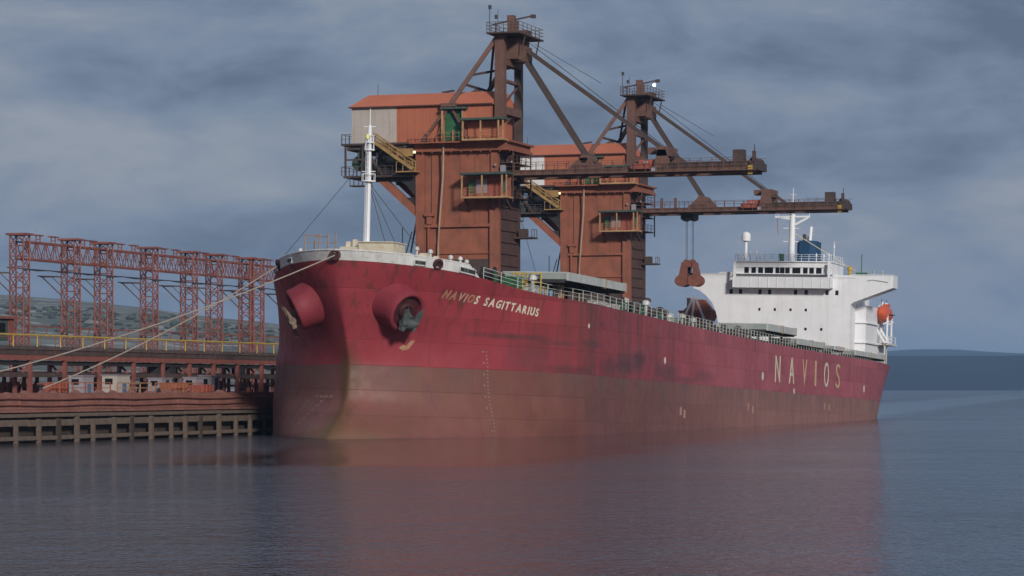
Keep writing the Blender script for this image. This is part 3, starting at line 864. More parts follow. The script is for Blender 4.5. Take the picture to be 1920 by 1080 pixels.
cover(9.4, 18.0, 39.0, 9.02, 9.84, [31.0])
cover(9.75, 104.5, 121.0, 7.55, 8.42, [113.0])
cover(12.2, 122.5, 139.0, 6.42, 7.2, [131.0])
cover(12.6, 146.0, 152.0, 6.5, 7.0, [149.0])
cover(10.0, 160.5, 183.5, 6.2, 6.88, [172.0])

# --- gear standing along the port side of the main deck
def deck_box(name, mat, p, a, sx, sy, h, lid=None):
    z = deckz(a)-.05; q = MB(); q.box((p-sx/2,a-sy/2,z),(p+sx/2,a+sy/2,z+h*.9)); q.box((p-sx/2-.08,a-sy/2-.08,z+h*.9),(p+sx/2+.08,a+sy/2+.08,z+h))
    for k in range(2): q.box((p-sx/2-.05,a-sy/2+sy*(.25+.5*k)-.04,z),(p-sx/2,a-sy/2+sy*(.25+.5*k)+.04,z+h*.9))
    return q.build(name, mat, ship)
def winch(p, a, k=1.0):
    z = deckz(a)
    q = MB(); q.box((p-.9*k,a-.7*k,z-.05),(p+.9*k,a+.7*k,z+.35*k)); q.box((p-.9*k,a-.2,z+.3*k),(p-.65*k,a+.2,z+1.2*k)); q.box((p+.65*k,a-.2,z+.3*k),(p+.9*k,a+.2,z+1.2*k))
    wn = q.build('mooring_winch', M['green'], ship)
    d = MB(); d.cyl((p-.62*k,a,z+1.0*k),(p+.62*k,a,z+1.0*k),.42*k,n=16); d.cyl((p-.7*k,a,z+1.0*k),(p-.6*k,a,z+1.0*k),.75*k,n=18); d.cyl((p+.6*k,a,z+1.0*k),(p+.7*k,a,z+1.0*k),.75*k,n=18)
    d.build('winch_drum', M['black'], wn, smooth=True)
winch(10.3, 10.9, 1.0); winch(10.4, 13.2, .95)
deck_box('access_hatch', M['green'], 11.6, 14.6, 1.6, 1.7, 1.5)
deck_box('access_hatch', M['cover_edge'], 12.2, 17.3, 2.4, 2.0, 1.0)
deck_box('deck_locker', M['white_dirty'], 14.6, 33.5, 1.0, 3.6, 0.7)
deck_box('deck_locker', M['white_dirty'], 14.7, 38.6, 1.0, 3.2, 0.7)
def ladder(p, a, h):
    q = MB(); z = deckz(a)
    for s_ in (0, 1.5):
        q.bar((p,a+s_,z),(p,a+s_,z+h),.11); q.bar((p-1.0,a+s_,z),(p-1.0,a+s_,z+h),.11); q.bar((p,a+s_,z+h),(p-1.0,a+s_,z+h),.1); q.bar((p,a+s_,z+h*.6),(p-1.0,a+s_,z+h*.6),.1)
    q.bar((p,a,z+h),(p,a+1.5,z+h),.11); q.bar((p,a,z+h*.6),(p,a+1.5,z+h*.6),.11); q.bar((p,a,z+.2),(p,a+1.5,z+h*.6),.09); q.bar((p-1,a,z+h),(p-1,a+1.5,z+h),.11)
    q.build('ladder_frame', M['yellow'], ship)
ladder(13.5, 17.6, 2.2); ladder(14.3, 21.0, 2.4); ladder(12.4, 15.2, 1.9)
def mushroom(p, a, h, mat='white_dirty', r=.26):
    v_ = MB(); z = deckz(a); v_.cyl((p,a,z-.05),(p,a,z+h-.5),r*.6,n=8); v_.cyl((p,a,z+h-.5),(p,a,z+h-.12),r*1.5,r*1.4,n=10); v_.cyl((p,a,z+h-.12),(p,a,z+h),r*1.4,r*.5,n=10)
    v_.build('ventilator', M[mat], ship)
mushroom(13.1, 16.3, 1.9)
rs = random.Random(11)
for a, k in ((42.5,.95),(46.5,.9),(49.5,1.0),(57.5,.9)):
    winch(14.2, a, k)
for a, h, m_n in ((44.3,1.7,'rail_grey'),(48.2,1.6,'steel'),(51.2,1.9,'white_dirty'),(53.0,2.3,'steel'),(52.0,2.0,'green'),(55.0,1.3,'steel'),(59.2,1.7,'steel'),(60.6,1.5,'steel'),(62.0,1.2,'white_dirty')):
    mushroom(14.6+rs.uniform(-.4,.4), a, h, m_n, .3)
for a in (65,70,76,84,92,98):
    deck_box('deck_locker', M['cover'] if a % 2 else M['steel'], 14.2, a, 1.2, 2.2, 0.9)
for a in (68,73,80,88,95,101,126,134,144,155,158):
    mushroom(14.6, a, rs.uniform(1.1,1.6), rs.choice(['rail_grey','steel','steel']), .28)
pp = MB()
for dz, dp in ((.35,13.2),(.35,12.8),(.6,13.0)):
    pp.tube([(dp,a,deckz(a)+dz) for a in range(42, 190, 6)], .11, 6)
pp.build('deck_pipe', M['cover_edge'], ship)

# --- superstructure
sup = MB()
sup.box((-12.2,192,5.5),(8.8,206,19.4))
sup.prism([(-12.2,19.4),(-16.3,19.4),(-16.3,17.15),(-15.3,16.8),(-14.2,16.0),(-13.2,14.9),(-12.6,13.6),(-12.2,12.2)], 1, 192.0, 195.6)
sup.prism([(8.8,19.45),(15.4,19.45),(15.4,17.55),(11.0,15.9),(9.4,15.3),(8.8,14.9)], 1, 192.0, 195.6)
supo = sup.build('superstructure', M['white'], ship)
q = MB(); q.box((8.8,196.5,5.7),(10.4,206,15.0)); q.box((8.8,196.2,9.1),(10.7,206,9.35)); q.box((8.8,196.2,12.2),(10.7,206,12.4)); q.build('side_casing', M['white'], supo)
q = MB(); q.box((7.5,206.0,5.7),(10.2,213,13.6)); q.box((-9,206.05,5.6),(7.45,214,17.2)); q.build('engine_casing', M['white'], supo)
# wing bulwark caps
q = MB(); q.box((-12.2,191.9,19.4),(-9.6,192.1,19.75)); q.box((6.0,191.9,19.0),(9.6,192.1,19.3)); q.box((-16.35,191.9,19.4),(-12.2,195.7,19.5)); q.box((8.8,191.9,19.45),(15.45,195.7,19.55)); q.build('wing_cap', M['white'], supo)
q = MB()
for z in (15.3,12.5): q.box((-12.15,191.985,z),(8.78,192.0,z+.03))
q.build('deck_seam', M['white'], supo)
def pane(p, z, w, h, a=192.0, parent=None, deep=.06):
    g = MB(); g.box((p-w/2-.07,a-deep,z-h/2-.07),(p+w/2+.07,a+.02,z+h/2+.07)); wf = g.build('window', M['white'], parent)
    g = MB(); g.box((p-w/2,a-deep-.012,z-h/2),(p+w/2,a-deep-.003,z+h/2)); g.build('pane', M['glass'], wf)
    return wf
def flat_window(p, z, w, h, a, parent):
    g = MB(); g.box((p-w/2,a-.03,z-h/2),(p+w/2,a+.02,z+h/2)); return g.build('window', M['glass'], parent)
for px_ in (-10.17,-8.65,-5.55,-4.0,0.12,1.8,5.1,6.65): flat_window(px_, 16.68, .5, .72, 192, supo)
for px_ in (-5.56,-3.1,-0.6,1.82): flat_window(px_, 13.95, .34, .42, 192, supo)
for px_ in (1.85,4.35): flat_window(px_, 10.98, .36, .42, 192, supo)
# wheelhouse
wh = MB()
wh.box((-9.5,190.9,19.42),(6.0,200,19.52)); wh.box((-9.4,191.0,20.5),(5.9,200,21.3)); wh.box((-9.6,190.7,21.3),(6.1,200,21.48))
wh.box((-9.4,191.15,19.52),(5.9,200,20.5))
wheel = wh.build('wheelhouse', M['white'], ship)
for x0, x1 in ((415,440),(455,480),(493,520),(530,577),(590,612),(615,641),(645,670),(685,730),(745,770),(780,805),(818,848)):
    p0 = -7.78 + ((1260+x0/3)-1400)*0.0849; p1 = -7.78 + ((1260+x1/3)-1400)*0.0849
    flat_window((p0+p1)/2, 20.0, p1-p0, .86, 191.13, wheel)
q = MB(); q.box((-9.5,190.0,17.25),(6.0,190.15,18.95)); q.box((-9.5,190.15,17.25),(-9.35,192,18.95)); q.box((5.85,190.15,17.25),(6.0,192,18.95)); q.box((-9.5,190.15,17.25),(6.0,192,17.4))
for i in range(12): q.box((-9.5+i*1.4,189.94,17.25),(-9.4+i*1.4,190.0,18.95))
q.build('bridge_walkway', M['white_grey'], wheel)
for p0 in (-9.45, 5.5):
    q = MB(); q.box((p0,190.05,18.95),(p0+.4,190.3,21.3)); q.build('corner_post', M['white'], wheel)
q = MB()
for i in range(14):
    p = -9.4+i*1.17; q.bar((p,191,21.48),(p,191,22.5),.06)
for zz in (21.85,22.2,22.5): q.bar((-9.4,191,zz),(5.85,191,zz),.05)
for p in (-9.4,5.85):
    for i in range(1,6): q.bar((p,191+i*1.7,21.48),(p,191+i*1.7,22.5),.06)
    q.bar((p,191,22.5),(p,199.5,22.5),.05)
q.build('top_railing', M['white'], wheel)
# radar mast
rm = MB(); rm.cyl((-1.8,197,21.4),(-1.8,197,29.2),.52,.44,14); rm.cyl((-1.8,197,29.2),(-1.8,197,33.4),.13,.05,8)
rmo = rm.build('radar_mast', M['white'], ship, smooth=True)
q = MB(); q.beam((-4.6,197,28.75),(1.0,197,28.85),.5,.28); q.beam((-1.6,196.9,27.4),(0.8,196.9,28.7),.35,.35); q.beam((-2.0,196.9,28.4),(-3.9,196.9,28.72),.3,.25)
for z in (27.0,24.9,22.9): q.beam((-3.2,197,z),(-.7,197,z),.12,.12)
q.build('mast_yard', M['white'], rmo)
q = MB(); q.beam((-3.7,196.6,30.55),(.5,196.6,30.55),.35,.25); q.cyl((-1.8,196.6,29.2),(-1.8,196.6,30.5),.28,n=10); q.build('radar_scanner', M['white'], rmo)
q = MB(); q.beam((-2.1,197,31.6),(-1.3,197,31.6),.06,.06); q.beam((-2.3,197,32.3),(-1.2,197,32.3),.06,.06)
for p in (-4.5,-4.1,.9): q.bar((p,197,28.8),(p,197,29.6),.07)
q.build('aerial', M['white'], rmo)
q = MB(); q.tube([(-4.2,197,28.5),(-4.15,197,27.0),(-4.05,197,26.0)],.05,5); q.build('flag_halyard', M['red'], rmo)
q = MB(); q.cyl((-9.2,197,21.4),(-9.2,197,24.9),.28,.24,10); q.cyl((-9.2,197,24.85),(-9.2,197,24.95),.5,n=12); so_ = q.build('dome_post', M['white'], ship)
q = MB(); q.cyl((-9.2,197,24.95),(-9.2,197,25.7),.72,n=18); q.sphere((-9.2,197,25.7),.72,18,10); q.build('satellite_dome', M['white'], so_, smooth=True)
for p, h in ((-8.0,1.9),(-7.0,2.1),(-6.4,1.4),(2.6,1.6),(3.8,1.5),(5.4,3.4),(4.6,1.7),(-9.9,1.6)):
    q = MB(); q.cyl((p,195,21.4),(p,195,21.4+h),.09,.06,6); q.cyl((p,195,21.4+h*.7),(p,195,21.4+h*.82),.16,n=8); q.build('aerial_post', M['white'], ship)
q = MB(); q.cyl((-3.2,196,21.4),(-3.2,196,22.9),.45,n=12); q.build('magnetic_compass', M['green'], ship)
fn = MB(); fn.prism([(-3.2,207.2),(-2.6,206.2),(-.9,206.0),(-.1,207.0),(-.1,211),(-3.2,211)], 2, 17.2, 25.7)
fno = fn.build('funnel', M['funnel'], ship)
q = MB(); q.cyl((-1.2,207.5,25.6),(-1.1,207.7,28.0),.28,n=10); q.build('exhaust_pipe', M['white'], fno)
q = MB(); q.cyl((-2.2,208,25.6),(-2.2,208,26.8),.3,n=10); q.cyl((-1.7,209,25.6),(-1.7,209,26.5),.25,n=10); q.build('exhaust_pipe', M['steel'], fno)
q = MB(); q.cyl((-1.6,197.2,26.3),(9.0,194.5,20.2),.07,n=6); q.build('mast_stay', M['cream'], ship)
q = MB(); q.cyl((8.2,194,19.45),(8.2,194,20.2),.3,n=10); q.sphere((8.2,194,20.5),.45,10,8); q.build('searchlight', M['yellow'], ship, smooth=True)
q = MB(); q.cyl((10.0,194,19.45),(10.0,194,22.8),.07,n=6); q.box((9.2,193.6,19.5),(10.9,194.4,19.95)); q.build('wing_post', M['green'], ship)
q = MB(); q.tube([(11.4,191.9,18.6),(12.2,191.9,18.75),(13.2,191.9,18.6),(14.6,191.9,18.4)],.05,6); q.build('wing_pipe', M['rail_grey'], ship)
for p_ in (12.2, 13.6):
    q = MB(); q.cyl((p_,192.3,19.4),(p_,192.3,19.9),.12,n=8); q.sphere((p_,192.3,20.0),.2,8,6); q.build('wing_lamp', M['rail_grey'], ship)
# boat deck and davit
q = MB(); q.box((6.8,207,9.2),(12.1,214,9.5))
for p, a in ((7.2,207.3),(11.4,207.3),(10.2,213.0),(9.8,207.3)): q.cyl((p,a,5.7),(p,a,9.2),.14,n=8)
bd = q.build('boat_deck', M['white_dirty'], ship)
q = MB()
for a in (207.3, 210, 213): 
    for p in (7.0,8.1,11.0,12.0): q.bar((p,a,9.5),(p,a,10.6),.07)
for z in (10.05,10.6): q.bar((6.9,207.2,z),(12.0,207.2,z),.05); q.bar((12.0,207.2,z),(12.0,213.6,z),.05)
q.build('boat_railing', M['white'], bd)
for a in (206.6, 210.2):
    q = MB(); q.beam((9.0,a,9.5),(9.2,a,13.0),.35,.35); q.beam((9.1,a,12.8),(11.1,a,16.0),.32,.4); q.beam((9.4,a,13.0),(11.6,a,9.5),.22,.3); q.beam((11.9,a,9.5),(11.9,a,14.0),.25,.25); q.beam((11.2,a,12.5),(12.2,a,13.0),.2,.2)
    q.build('davit', M['white'], ship)
q = MB(); q.box((7.2,207.5,9.5),(8.2,212,12.4)); q.box((8.3,208,9.5),(8.7,211,13.2)); q.build('vent_trunk', M['cover_edge'], bd)
q = MB(); q.cyl((11.3,209.5,9.2),(11.3,209.5,5.7),.12,n=8); q.build('side_post', M['rail_grey'], bd)

# totally enclosed lifeboat hanging in the davit: a thing of its own
lb = MB(); rows = []
for i in range(15):
    t_ = i/14; y = -3.6+7.2*t_; k = math.sqrt(max(0.02, 1-abs(2*t_-1)**2.6))
    rows.append([(1.28*k*math.cos(2*math.pi*j/20)*(1 if math.sin(2*math.pi*j/20) < 0 else .88), y, 0.2*abs(2*t_-1)**2 + 1.42*k*math.sin(2*math.pi*j/20)) for j in range(20)])
lb.grid(rows, loop=True); lb.add(rows[0], [tuple(range(20))]); lb.add(rows[-1], [tuple(reversed(range(20)))])
SM = Matrix.Translation((-15.7,276.0,6.95)) @ Euler((-0.021,0.0227,HEAD)).to_matrix().to_4x4()
lw = SM @ Vector((10.95, 208.6, 14.15))
lbr = empty('lifeboat', lw, (0,0,HEAD), label='orange enclosed lifeboat hanging in the white davit at the stern', cat='lifeboat')
lb.build('boat_shell', M['lifeboat'], lbr, smooth=True)
q = MB(); q.torus((0,0,-.15),(0,0,1),1.0,.09,24,6); 
q = MB(); q.box((-.5,.9,1.05),(.5,2.3,1.65)); q.box((-.35,-.6,1.2),(.35,.3,1.42)); q.build('conning_hatch', M['lifeboat'], lbr)
q = MB(); q.box((-1.36,-2.2,-.18),(-1.22,2.2,-.05)); q.box((1.22,-2.2,-.18),(1.36,2.2,-.05)); q.build('rubbing_strake', M['black'], lbr)
q = MB(); q.bar((0,-2.4,1.3),(0,-2.0,2.4),.08); q.bar((0,2.4,1.3),(0,2.0,2.4),.08); q.build('fall_wire', M['cable'], lbr)

# ------------------------------------------------------------------ the two grab unloaders
# crane frame: x seaward along the boom, y along the quay away from the bow, z up from the water
QZ = 4.15
crane = empty('unloading_crane', (1.05, 387.0, 0), (0,0,HEAD), label='nearer and larger rust red grab crane with a grey walled machine house', cat='crane', group='grab unloading cranes on the quay')
C = crane
def P(name, mat, fn, parent=None, smooth=False):
    q = MB(); fn(q); return q.build(name, M[mat] if isinstance(mat, str) else mat, parent or C, smooth)
# rail gantry under the tower
def f(q):
    for x in (-11.0, -.9):
        for y in (-8.4, -.6):
            q.box((x-.0,y-.55,QZ+1.2),(x+.9,y+.55,9.0))
        q.box((x+.05,-9.6,QZ+.9),(x+.85,.6,QZ+1.6))
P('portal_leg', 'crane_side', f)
for x in (-10.5, -.45):
    for y in (-8.8,-7.4,-1.6,-.2):
        P('bogie_wheel', 'black', lambda q: q.cyl((x-.18,y,QZ+.52),(x+.18,y,QZ+.52),.5,n=14))
# tower
tower = P('tower', 'crane', lambda q: (q.box((-11.0,-8.75,9.0),(-.25,-.25,35.2))))
P('tower_base', 'steel', lambda q: q.box((-10.2,-8.9,18.0),(-.9,-8.76,21.3)), tower)
P('corner_column', 'crane', lambda q: (q.box((-11.3,-9.05,9.0),(-10.1,-8.2,35.2)), q.box((-11.3,-.9,9.0),(-10.1,0,35.2))), tower)
P('pilaster', 'crane', lambda q: (q.box((-1.15,-9.2,9.0),(.05,-8.3,28.9)), q.box((-1.05,-9.05,28.9),(-.05,-8.4,35.2))), tower)
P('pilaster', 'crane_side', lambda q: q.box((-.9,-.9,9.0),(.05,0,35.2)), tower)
P('ledge', 'crane', lambda q: (q.box((-10.1,-9.15,25.45),(-1.15,-8.74,25.85)), q.box((-10.1,-8.95,22.0),(-1.15,-8.74,22.2))), tower)
P('bracket_box', 'crane', lambda q: (q.box((-10.0,-9.45,26.9),(-8.7,-8.8,27.25)), q.box((-9.7,-9.3,25.85),(-9.0,-8.8,26.9)), q.box((-9.6,-9.2,22.2),(-9.35,-8.8,25.4))), tower)
for x in (-9.9,-9.2,-7.4,-5.3,-3.2):
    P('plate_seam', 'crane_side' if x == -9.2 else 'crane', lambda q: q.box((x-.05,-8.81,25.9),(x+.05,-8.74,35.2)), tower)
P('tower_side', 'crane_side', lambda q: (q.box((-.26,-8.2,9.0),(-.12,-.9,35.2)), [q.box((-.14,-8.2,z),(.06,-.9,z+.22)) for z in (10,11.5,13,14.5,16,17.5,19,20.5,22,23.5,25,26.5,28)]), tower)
P('tower_cap', 'crane', lambda q: (q.box((-11.6,-9.6,35.2),(1.6,.5,35.55)), q.box((-11.4,-9.45,35.55),(1.3,.4,36.35)), q.box((-11.7,-9.65,36.25),(1.75,.6,36.5))))
P('cap_rail', 'crane', lambda q: [q.bar((-11.5+i*1.32,-9.6,35.0),(-11.5+i*1.32,-9.6,35.3),.12) for i in range(11)])
# seaward stairs and landings at the head of the tower
def f(q):
    for z in (29.2, 31.4, 33.6):
        q.box((.05,-8.4,z),(1.7,-.6,z+.12))
        for y in (-8.3,-6.4,-4.5,-2.6,-.7):
            q.bar((1.65,y,z),(1.65,y,z+1.1),.07)
        q.bar((1.65,-8.3,z+1.1),(1.65,-.7,z+1.1),.06); q.bar((1.65,-8.3,z+.6),(1.65,-.7,z+.6),.05)
    q.beam((.9,-7.8,29.3),(.9,-4.6,31.4),.7,.12); q.beam((.9,-1.6,31.5),(.9,-4.8,33.6),.7,.12); q.beam((.9,-7.8,33.7),(.9,-4.6,36.2),.7,.12)
    q.bar((1.7,-8.3,28.6),(1.7,-8.3,35.2),.14); q.bar((1.7,-.7,28.6),(1.7,-.7,35.2),.14)
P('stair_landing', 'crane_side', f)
P('work_light', 'pale_cabin', lambda q: (q.box((-.4,-9.55,33.2),(-.15,-9.4,33.45))))
P('work_light', 'pale_cabin', lambda q: (q.box((1.5,-8.6,33.6),(1.7,-8.45,33.85))))
P('switch_box', 'pale_cabin', lambda q: (q.box((.3,-9.2,32.4),(.9,-8.6,33.3))))
P('side_platform', 'steel', lambda q: (q.box((-.1,-2.4,24.2),(2.4,.2,24.4)), q.box((.3,-1.6,24.4),(1.3,-.4,25.5)), [q.bar((2.35,y,24.4),(2.35,y,25.4),.07) for y in (-2.3,-1.2,-.1)], q.bar((2.35,-2.3,25.4),(2.35,-.1,25.4),.06)))
# machine house
mh = P('machine_house', 'house', lambda q: (q.box((-13.8,-9.4,36.5),(-.9,.4,41.25)), [q.box((x-.035,-9.44,36.55),(x+.035,-9.38,41.2)) for x in np.arange(-13.3,-1,1.05)]))
P('house_wall', 'grey_wall', lambda q: (q.box((-20.0,-9.42,36.55),(-13.78,.42,41.3)), [q.box((x-.03,-9.46,36.6),(x+.03,-9.40,41.25)) for x in np.arange(-19.6,-13.9,.98)]), mh)
def f(q):
    e, r = 41.28, 43.05
    A_ = [(-20.25,-9.75,e),(-.6,-9.75,e),(-.6,.75,e),(-20.25,.75,e)]
    B_ = [(-18.7,-6.6,r),(-.8,-6.6,r),(-.8,-2.4,r),(-18.7,-2.4,r)]
    U_ = [(x,y,z-.16) for x,y,z in A_]
    q.add(U_+A_+B_, [(3,2,1,0),(0,1,5,4),(1,2,6,5),(2,3,7,6),(3,0,4,7),(4,5,9,8),(5,6,10,9),(6,7,11,10),(7,4,8,11),(8,9,10,11)])
    for i in range(1,19):
        x = -18.6+i*.95; q.beam((x,-9.74,e+.03),(x,-6.6,r+.03),.06,.05)
P('house_roof', 'roof', f, mh)
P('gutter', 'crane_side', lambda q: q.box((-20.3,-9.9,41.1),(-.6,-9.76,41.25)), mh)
P('roof_vent', 'steel', lambda q: (q.beam((-8.6,-6.2,43.15),(-7.0,-6.2,43.35),.5,.2), q.bar((-8.4,-6.2,43.0),(-8.4,-6.2,43.2),.1)), mh)
P('roof_vent', 'pylon', lambda q: q.prism([(-5.4,43.0),(-3.4,43.0),(-4.3,43.55)],1,-5.4,-3.8), mh)
P('lightning_rod', 'cable', lambda q: q.bar((-18.0,-5,43),(-18.0,-5,44.6),.06), mh)
dr = P('door_bay', 'green', lambda q: (q.box((-7.0,-9.62,36.6),(-4.6,-9.4,40.5)), [q.box((-7.0,-9.66,z),(-4.6,-9.6,z+.05)) for z in np.arange(36.9,40.4,.35)]), mh)
P('door_frame', 'ochre', lambda q: (q.box((-7.35,-10.3,36.5),(-7.1,-9.4,40.7)), q.box((-4.65,-10.1,36.5),(-4.45,-9.4,40.4)), q.box((-5.9,-10.1,36.5),(-5.75,-9.9,37.9))), dr)
P('canopy', 'green_roof', lambda q: q.box((-7.4,-10.6,40.55),(-4.0,-9.4,40.8)), dr)
P('house_rail', 'orange_rail', lambda q: ([q.bar((x,-10.7,36.4),(x,-10.7,37.5),.08) for x in np.arange(-11.2,-4.2,1.1)], q.bar((-11.2,-10.7,37.5),(-4.4,-10.7,37.5),.07), q.bar((-11.2,-10.7,36.95),(-4.4,-10.7,36.95),.06)), mh)
P('house_walkway', 'crane', lambda q: q.box((-11.6,-10.8,36.2),(-4.4,-9.66,36.38)), mh)
# upper balcony cabin and lower operator cabin, both hung out on the near face
def balcony(name, x0, x1, z0, z1, ybk, yfr, wallm):
    cb = P(name, wallm, lambda q: q.box((x0+.25,ybk-.25,z0+.2),(x1-.25,ybk,z1-.25)))
    P('cabin_roof', 'green_roof', lambda q: q.box((x0-.15,yfr-.2,z1-.22),(x1+.15,ybk,z1+.05)), cb)
    P('cabin_floor', 'ochre', lambda q: (q.box((x0,yfr-.05,z0-.1),(x1,ybk,z0+.14))), cb)
    for x in (x0+.1, (x0+x1)/2-.3, x1-.7, x1-.1):
        P('cabin_post', 'ochre', lambda q: q.box((x-.09,yfr,z0+.14),(x+.09,yfr+.18,z1-.22)), cb)
    P('cabin_rail', 'orange_rail', lambda q: ([q.box((x0+.1,yfr-.02,z0+h),(x1-.1,yfr+.06,z0+h+.07)) for h in (.45,.85,1.2)], [q.bar((x,yfr+.02,z0+.1),(x,yfr+.02,z0+1.2),.05) for x in np.arange(x0+.5,x1-.2,.62)]), cb)
    return cb
balcony('upper_cabin', -4.15, 1.45, 36.45, 39.2, -9.45, -11.4, 'house')
lc = balcony('operator_cabin', -4.2, 2.0, 29.05, 32.2, -9.1, -11.6, 'crane')
for i, (x, mt) in enumerate(((-3.55,'green'),(-2.6,'pale_cabin'),(-1.75,'pale_cabin'),(1.0,'green_roof'))):
    P('cabin_window', mt, lambda q: q.box((x-.33,-9.42,29.75),(x+.33,-9.34,31.5)), lc)
P('cabin_door', 'red', lambda q: q.box((-1.2,-9.42,29.3),(.3,-9.34,31.6)), lc)
P('cabin_bracket', 'crane_side', lambda q: (q.beam((-3.8,-9.0,27.6),(-3.8,-11.2,28.95),.25,.25), q.beam((-.5,-9.1,27.6),(-.5,-11.2,28.95),.25,.25), q.beam((1.6,-8.8,27.6),(1.6,-11.2,28.95),.25,.25)), lc)
# twin pylons and head
P('pylon', 'pylon', lambda q: (q.box((-.5,-9.1,36.5),(.72,-7.9,50.1)), [q.box((-.54,-9.14,z),(.76,-7.86,z+.12)) for z in (38.5,42.3,46.2)]))
P('pylon', 'steel', lambda q: q.box((-.5,-.95,36.5),(.45,-.05,50.0)))
P('pylon_tie', 'pylon', lambda q: (q.box((-.4,-7.9,46.3),(.6,-.95,47.2)), q.box((-.3,-7.9,44.2),(.3,-.95,44.55)), q.box((-.35,-7.9,40.0),(.5,-.95,41.0)), q.beam((.1,-7.9,41.0),(.1,-.95,44.2),.22,.22), q.beam((0,-.95,41.2),(0,-7.9,38.0),.2,.2)))
P('head_block', 'pylon', lambda q: (q.box((-.6,-6.4,47.2),(1.8,-1.6,49.9)), q.box((1.0,-5.6,46.9),(2.5,-2.6,48.9)), q.box((-.2,-7.9,48.6),(.6,-.9,49.9)), q.cyl((1.9,-5.9,47.6),(1.9,-2.2,47.6),.55,n=14), q.cyl((1.2,-5.9,49.0),(1.2,-2.2,49.0),.5,n=14)))
tp = P('top_platform', 'steel', lambda q: (q.box((-1.2,-10.4,50.05),(3.2,.2,50.25)), q.beam((2.6,-1.2,48.2),(3.0,-1.2,50.0),.15,.15), q.beam((2.6,-7.2,48.2),(3.0,-7.2,50.0),.15,.15)))
def f(q):
    for x in (-1.15, 3.15):
        for y in np.arange(-10.3,.2,1.75): q.bar((x,y,50.25),(x,y,51.55),.06)
        for z in (50.7,51.1,51.55): q.bar((x,-10.3,z),(x,.15,z),.05)
    for y in (-10.3,.15):
        for x in (0,1.1,2.1): q.bar((x,y,50.25),(x,y,51.55),.06)
        for z in (50.7,51.1,51.55): q.bar((-1.15,y,z),(3.15,y,z),.05)
P('top_railing', 'steel', f, tp)
P('sheave_housing', 'pylon', lambda q: (q.box((.1,-5.7,50.25),(1.0,-3.8,52.3)), q.box((-.1,-5.2,52.3),(.8,-4.2,53.0)), q.box((1.0,-5.2,50.25),(2.6,-3.0,51.0))), tp)
P('service_jib', 'steel', lambda q: (q.beam((-2.2,-4.8,51.9),(3.2,-4.4,52.9),.16,.2), q.box((2.9,-4.6,52.6),(3.5,-4.1,53.05)), q.bar((-1.7,-4.8,50.3),(-1.7,-4.8,52.0),.1)), tp)
P('aerial', 'cable', lambda q: (q.bar((-1.0,-9.6,50.2),(-1.0,-9.6,53.8),.07), q.box((-1.15,-9.7,53.3),(-.8,-9.4,53.8)), q.bar((-.2,-8.6,50.2),(-.2,-8.6,53.3),.05), q.box((-.5,-9.1,52.1),(-.2,-8.8,52.6))), tp)
# back stays down to trestles standing beside the machine house
P('back_stay', 'pylon', lambda q: q.beam((-.45,-8.5,49.7),(-6.35,-10.0,41.0),.55,.55))
P('back_stay', 'pylon', lambda q: q.beam((-.45,-.5,49.7),(-6.35,.9,41.0),.5,.5))
def mid(y0, y1, k): return Vector((-.45-5.9*k, y0+(y1-y0)*k, 49.7-8.7*k))
def f(q):
    n_ = lambda k: mid(-8.5,-10.0,k); g = lambda k: mid(-.5,.9,k)
    q.beam(n_(.68),g(.68),.28,.28); q.beam(n_(.55),(-.3,-.5,46.8),.28,.3); q.beam(n_(.05),g(.66),.3,.3); q.beam(g(.64),(-.3,-7.9,45.4),.3,.3)
P('stay_brace', 'steel', f)
for y, s_ in ((-10.05,-1),(.95,1)):
    P('stay_trestle', 'pylon', lambda q: (q.beam((-6.3,y,41.2),(-9.9,y-.05*s_,36.6),.32,.36), q.beam((-6.3,y,41.2),(-3.5,y+.12*s_,36.5),.24,.28), q.beam((-6.3,y,41.2),(-8.2,y-.05*s_,36.6),.16,.2), q.box((-7.4,y-.3,40.9),(-5.4,y+.3,41.35)), q.prism([(-10.4,36.5),(-9.0,36.5),(-9.5,37.5)],1,y-.3,y+.3)))
# boom: twin box girders with cross ties, walkway and tip
BZ0, BZ1 = 31.9, 32.75
bmz = P('boom', 'boom', lambda q: ([q.box((.1,y-.3,BZ0),(33.0,y+.3,BZ1)) for y in (-6.6,-2.4)], [q.box((x-.15,-6.3,BZ0+.2),(x+.15,-2.7,BZ1-.1)) for x in np.arange(1.5,33,2.9)], [q.box((x-.05,-6.93,BZ0-.04),(x+.05,-6.9,BZ1+.04)) for x in np.arange(1.2,33,1.5)], [q.box((.1,y-.42,BZ0-.08),(33.0,y+.42,BZ0)) for y in (-6.6,-2.4)]))
def f(q):
    q.box((.2,-8.1,BZ0+.1),(33.4,-6.95,BZ0+.2))
    x = .4
    while x < 33.4:
        q.bar((x,-8.05,BZ0+.2),(x,-8.05,BZ0+1.75),.075); x += 1.45
    for z in (.75,1.25,1.75): q.bar((.4,-8.05,BZ0+z),(33.4,-8.05,BZ0+z),.055)
    x = .4
    while x < 33.4:
        q.bar((x,-1.5,BZ1),(x,-1.5,BZ1+1.15),.07); x += 1.6
    q.bar((.4,-1.5,BZ1+1.15),(33.4,-1.5,BZ1+1.15),.055)
P('boom_walkway', 'boom', f, bmz)
P('boom_outer_girder', 'steel', lambda q: (q.box((22.3,-7.0,BZ1-.05),(32.6,-6.2,BZ1+.55)), q.box((22.3,-2.8,BZ1-.05),(32.6,-2.0,BZ1+.55)), q.prism([(21.0,BZ1),(22.3,BZ1),(22.3,BZ1+.5)],1,-7.0,-6.2)), bmz)
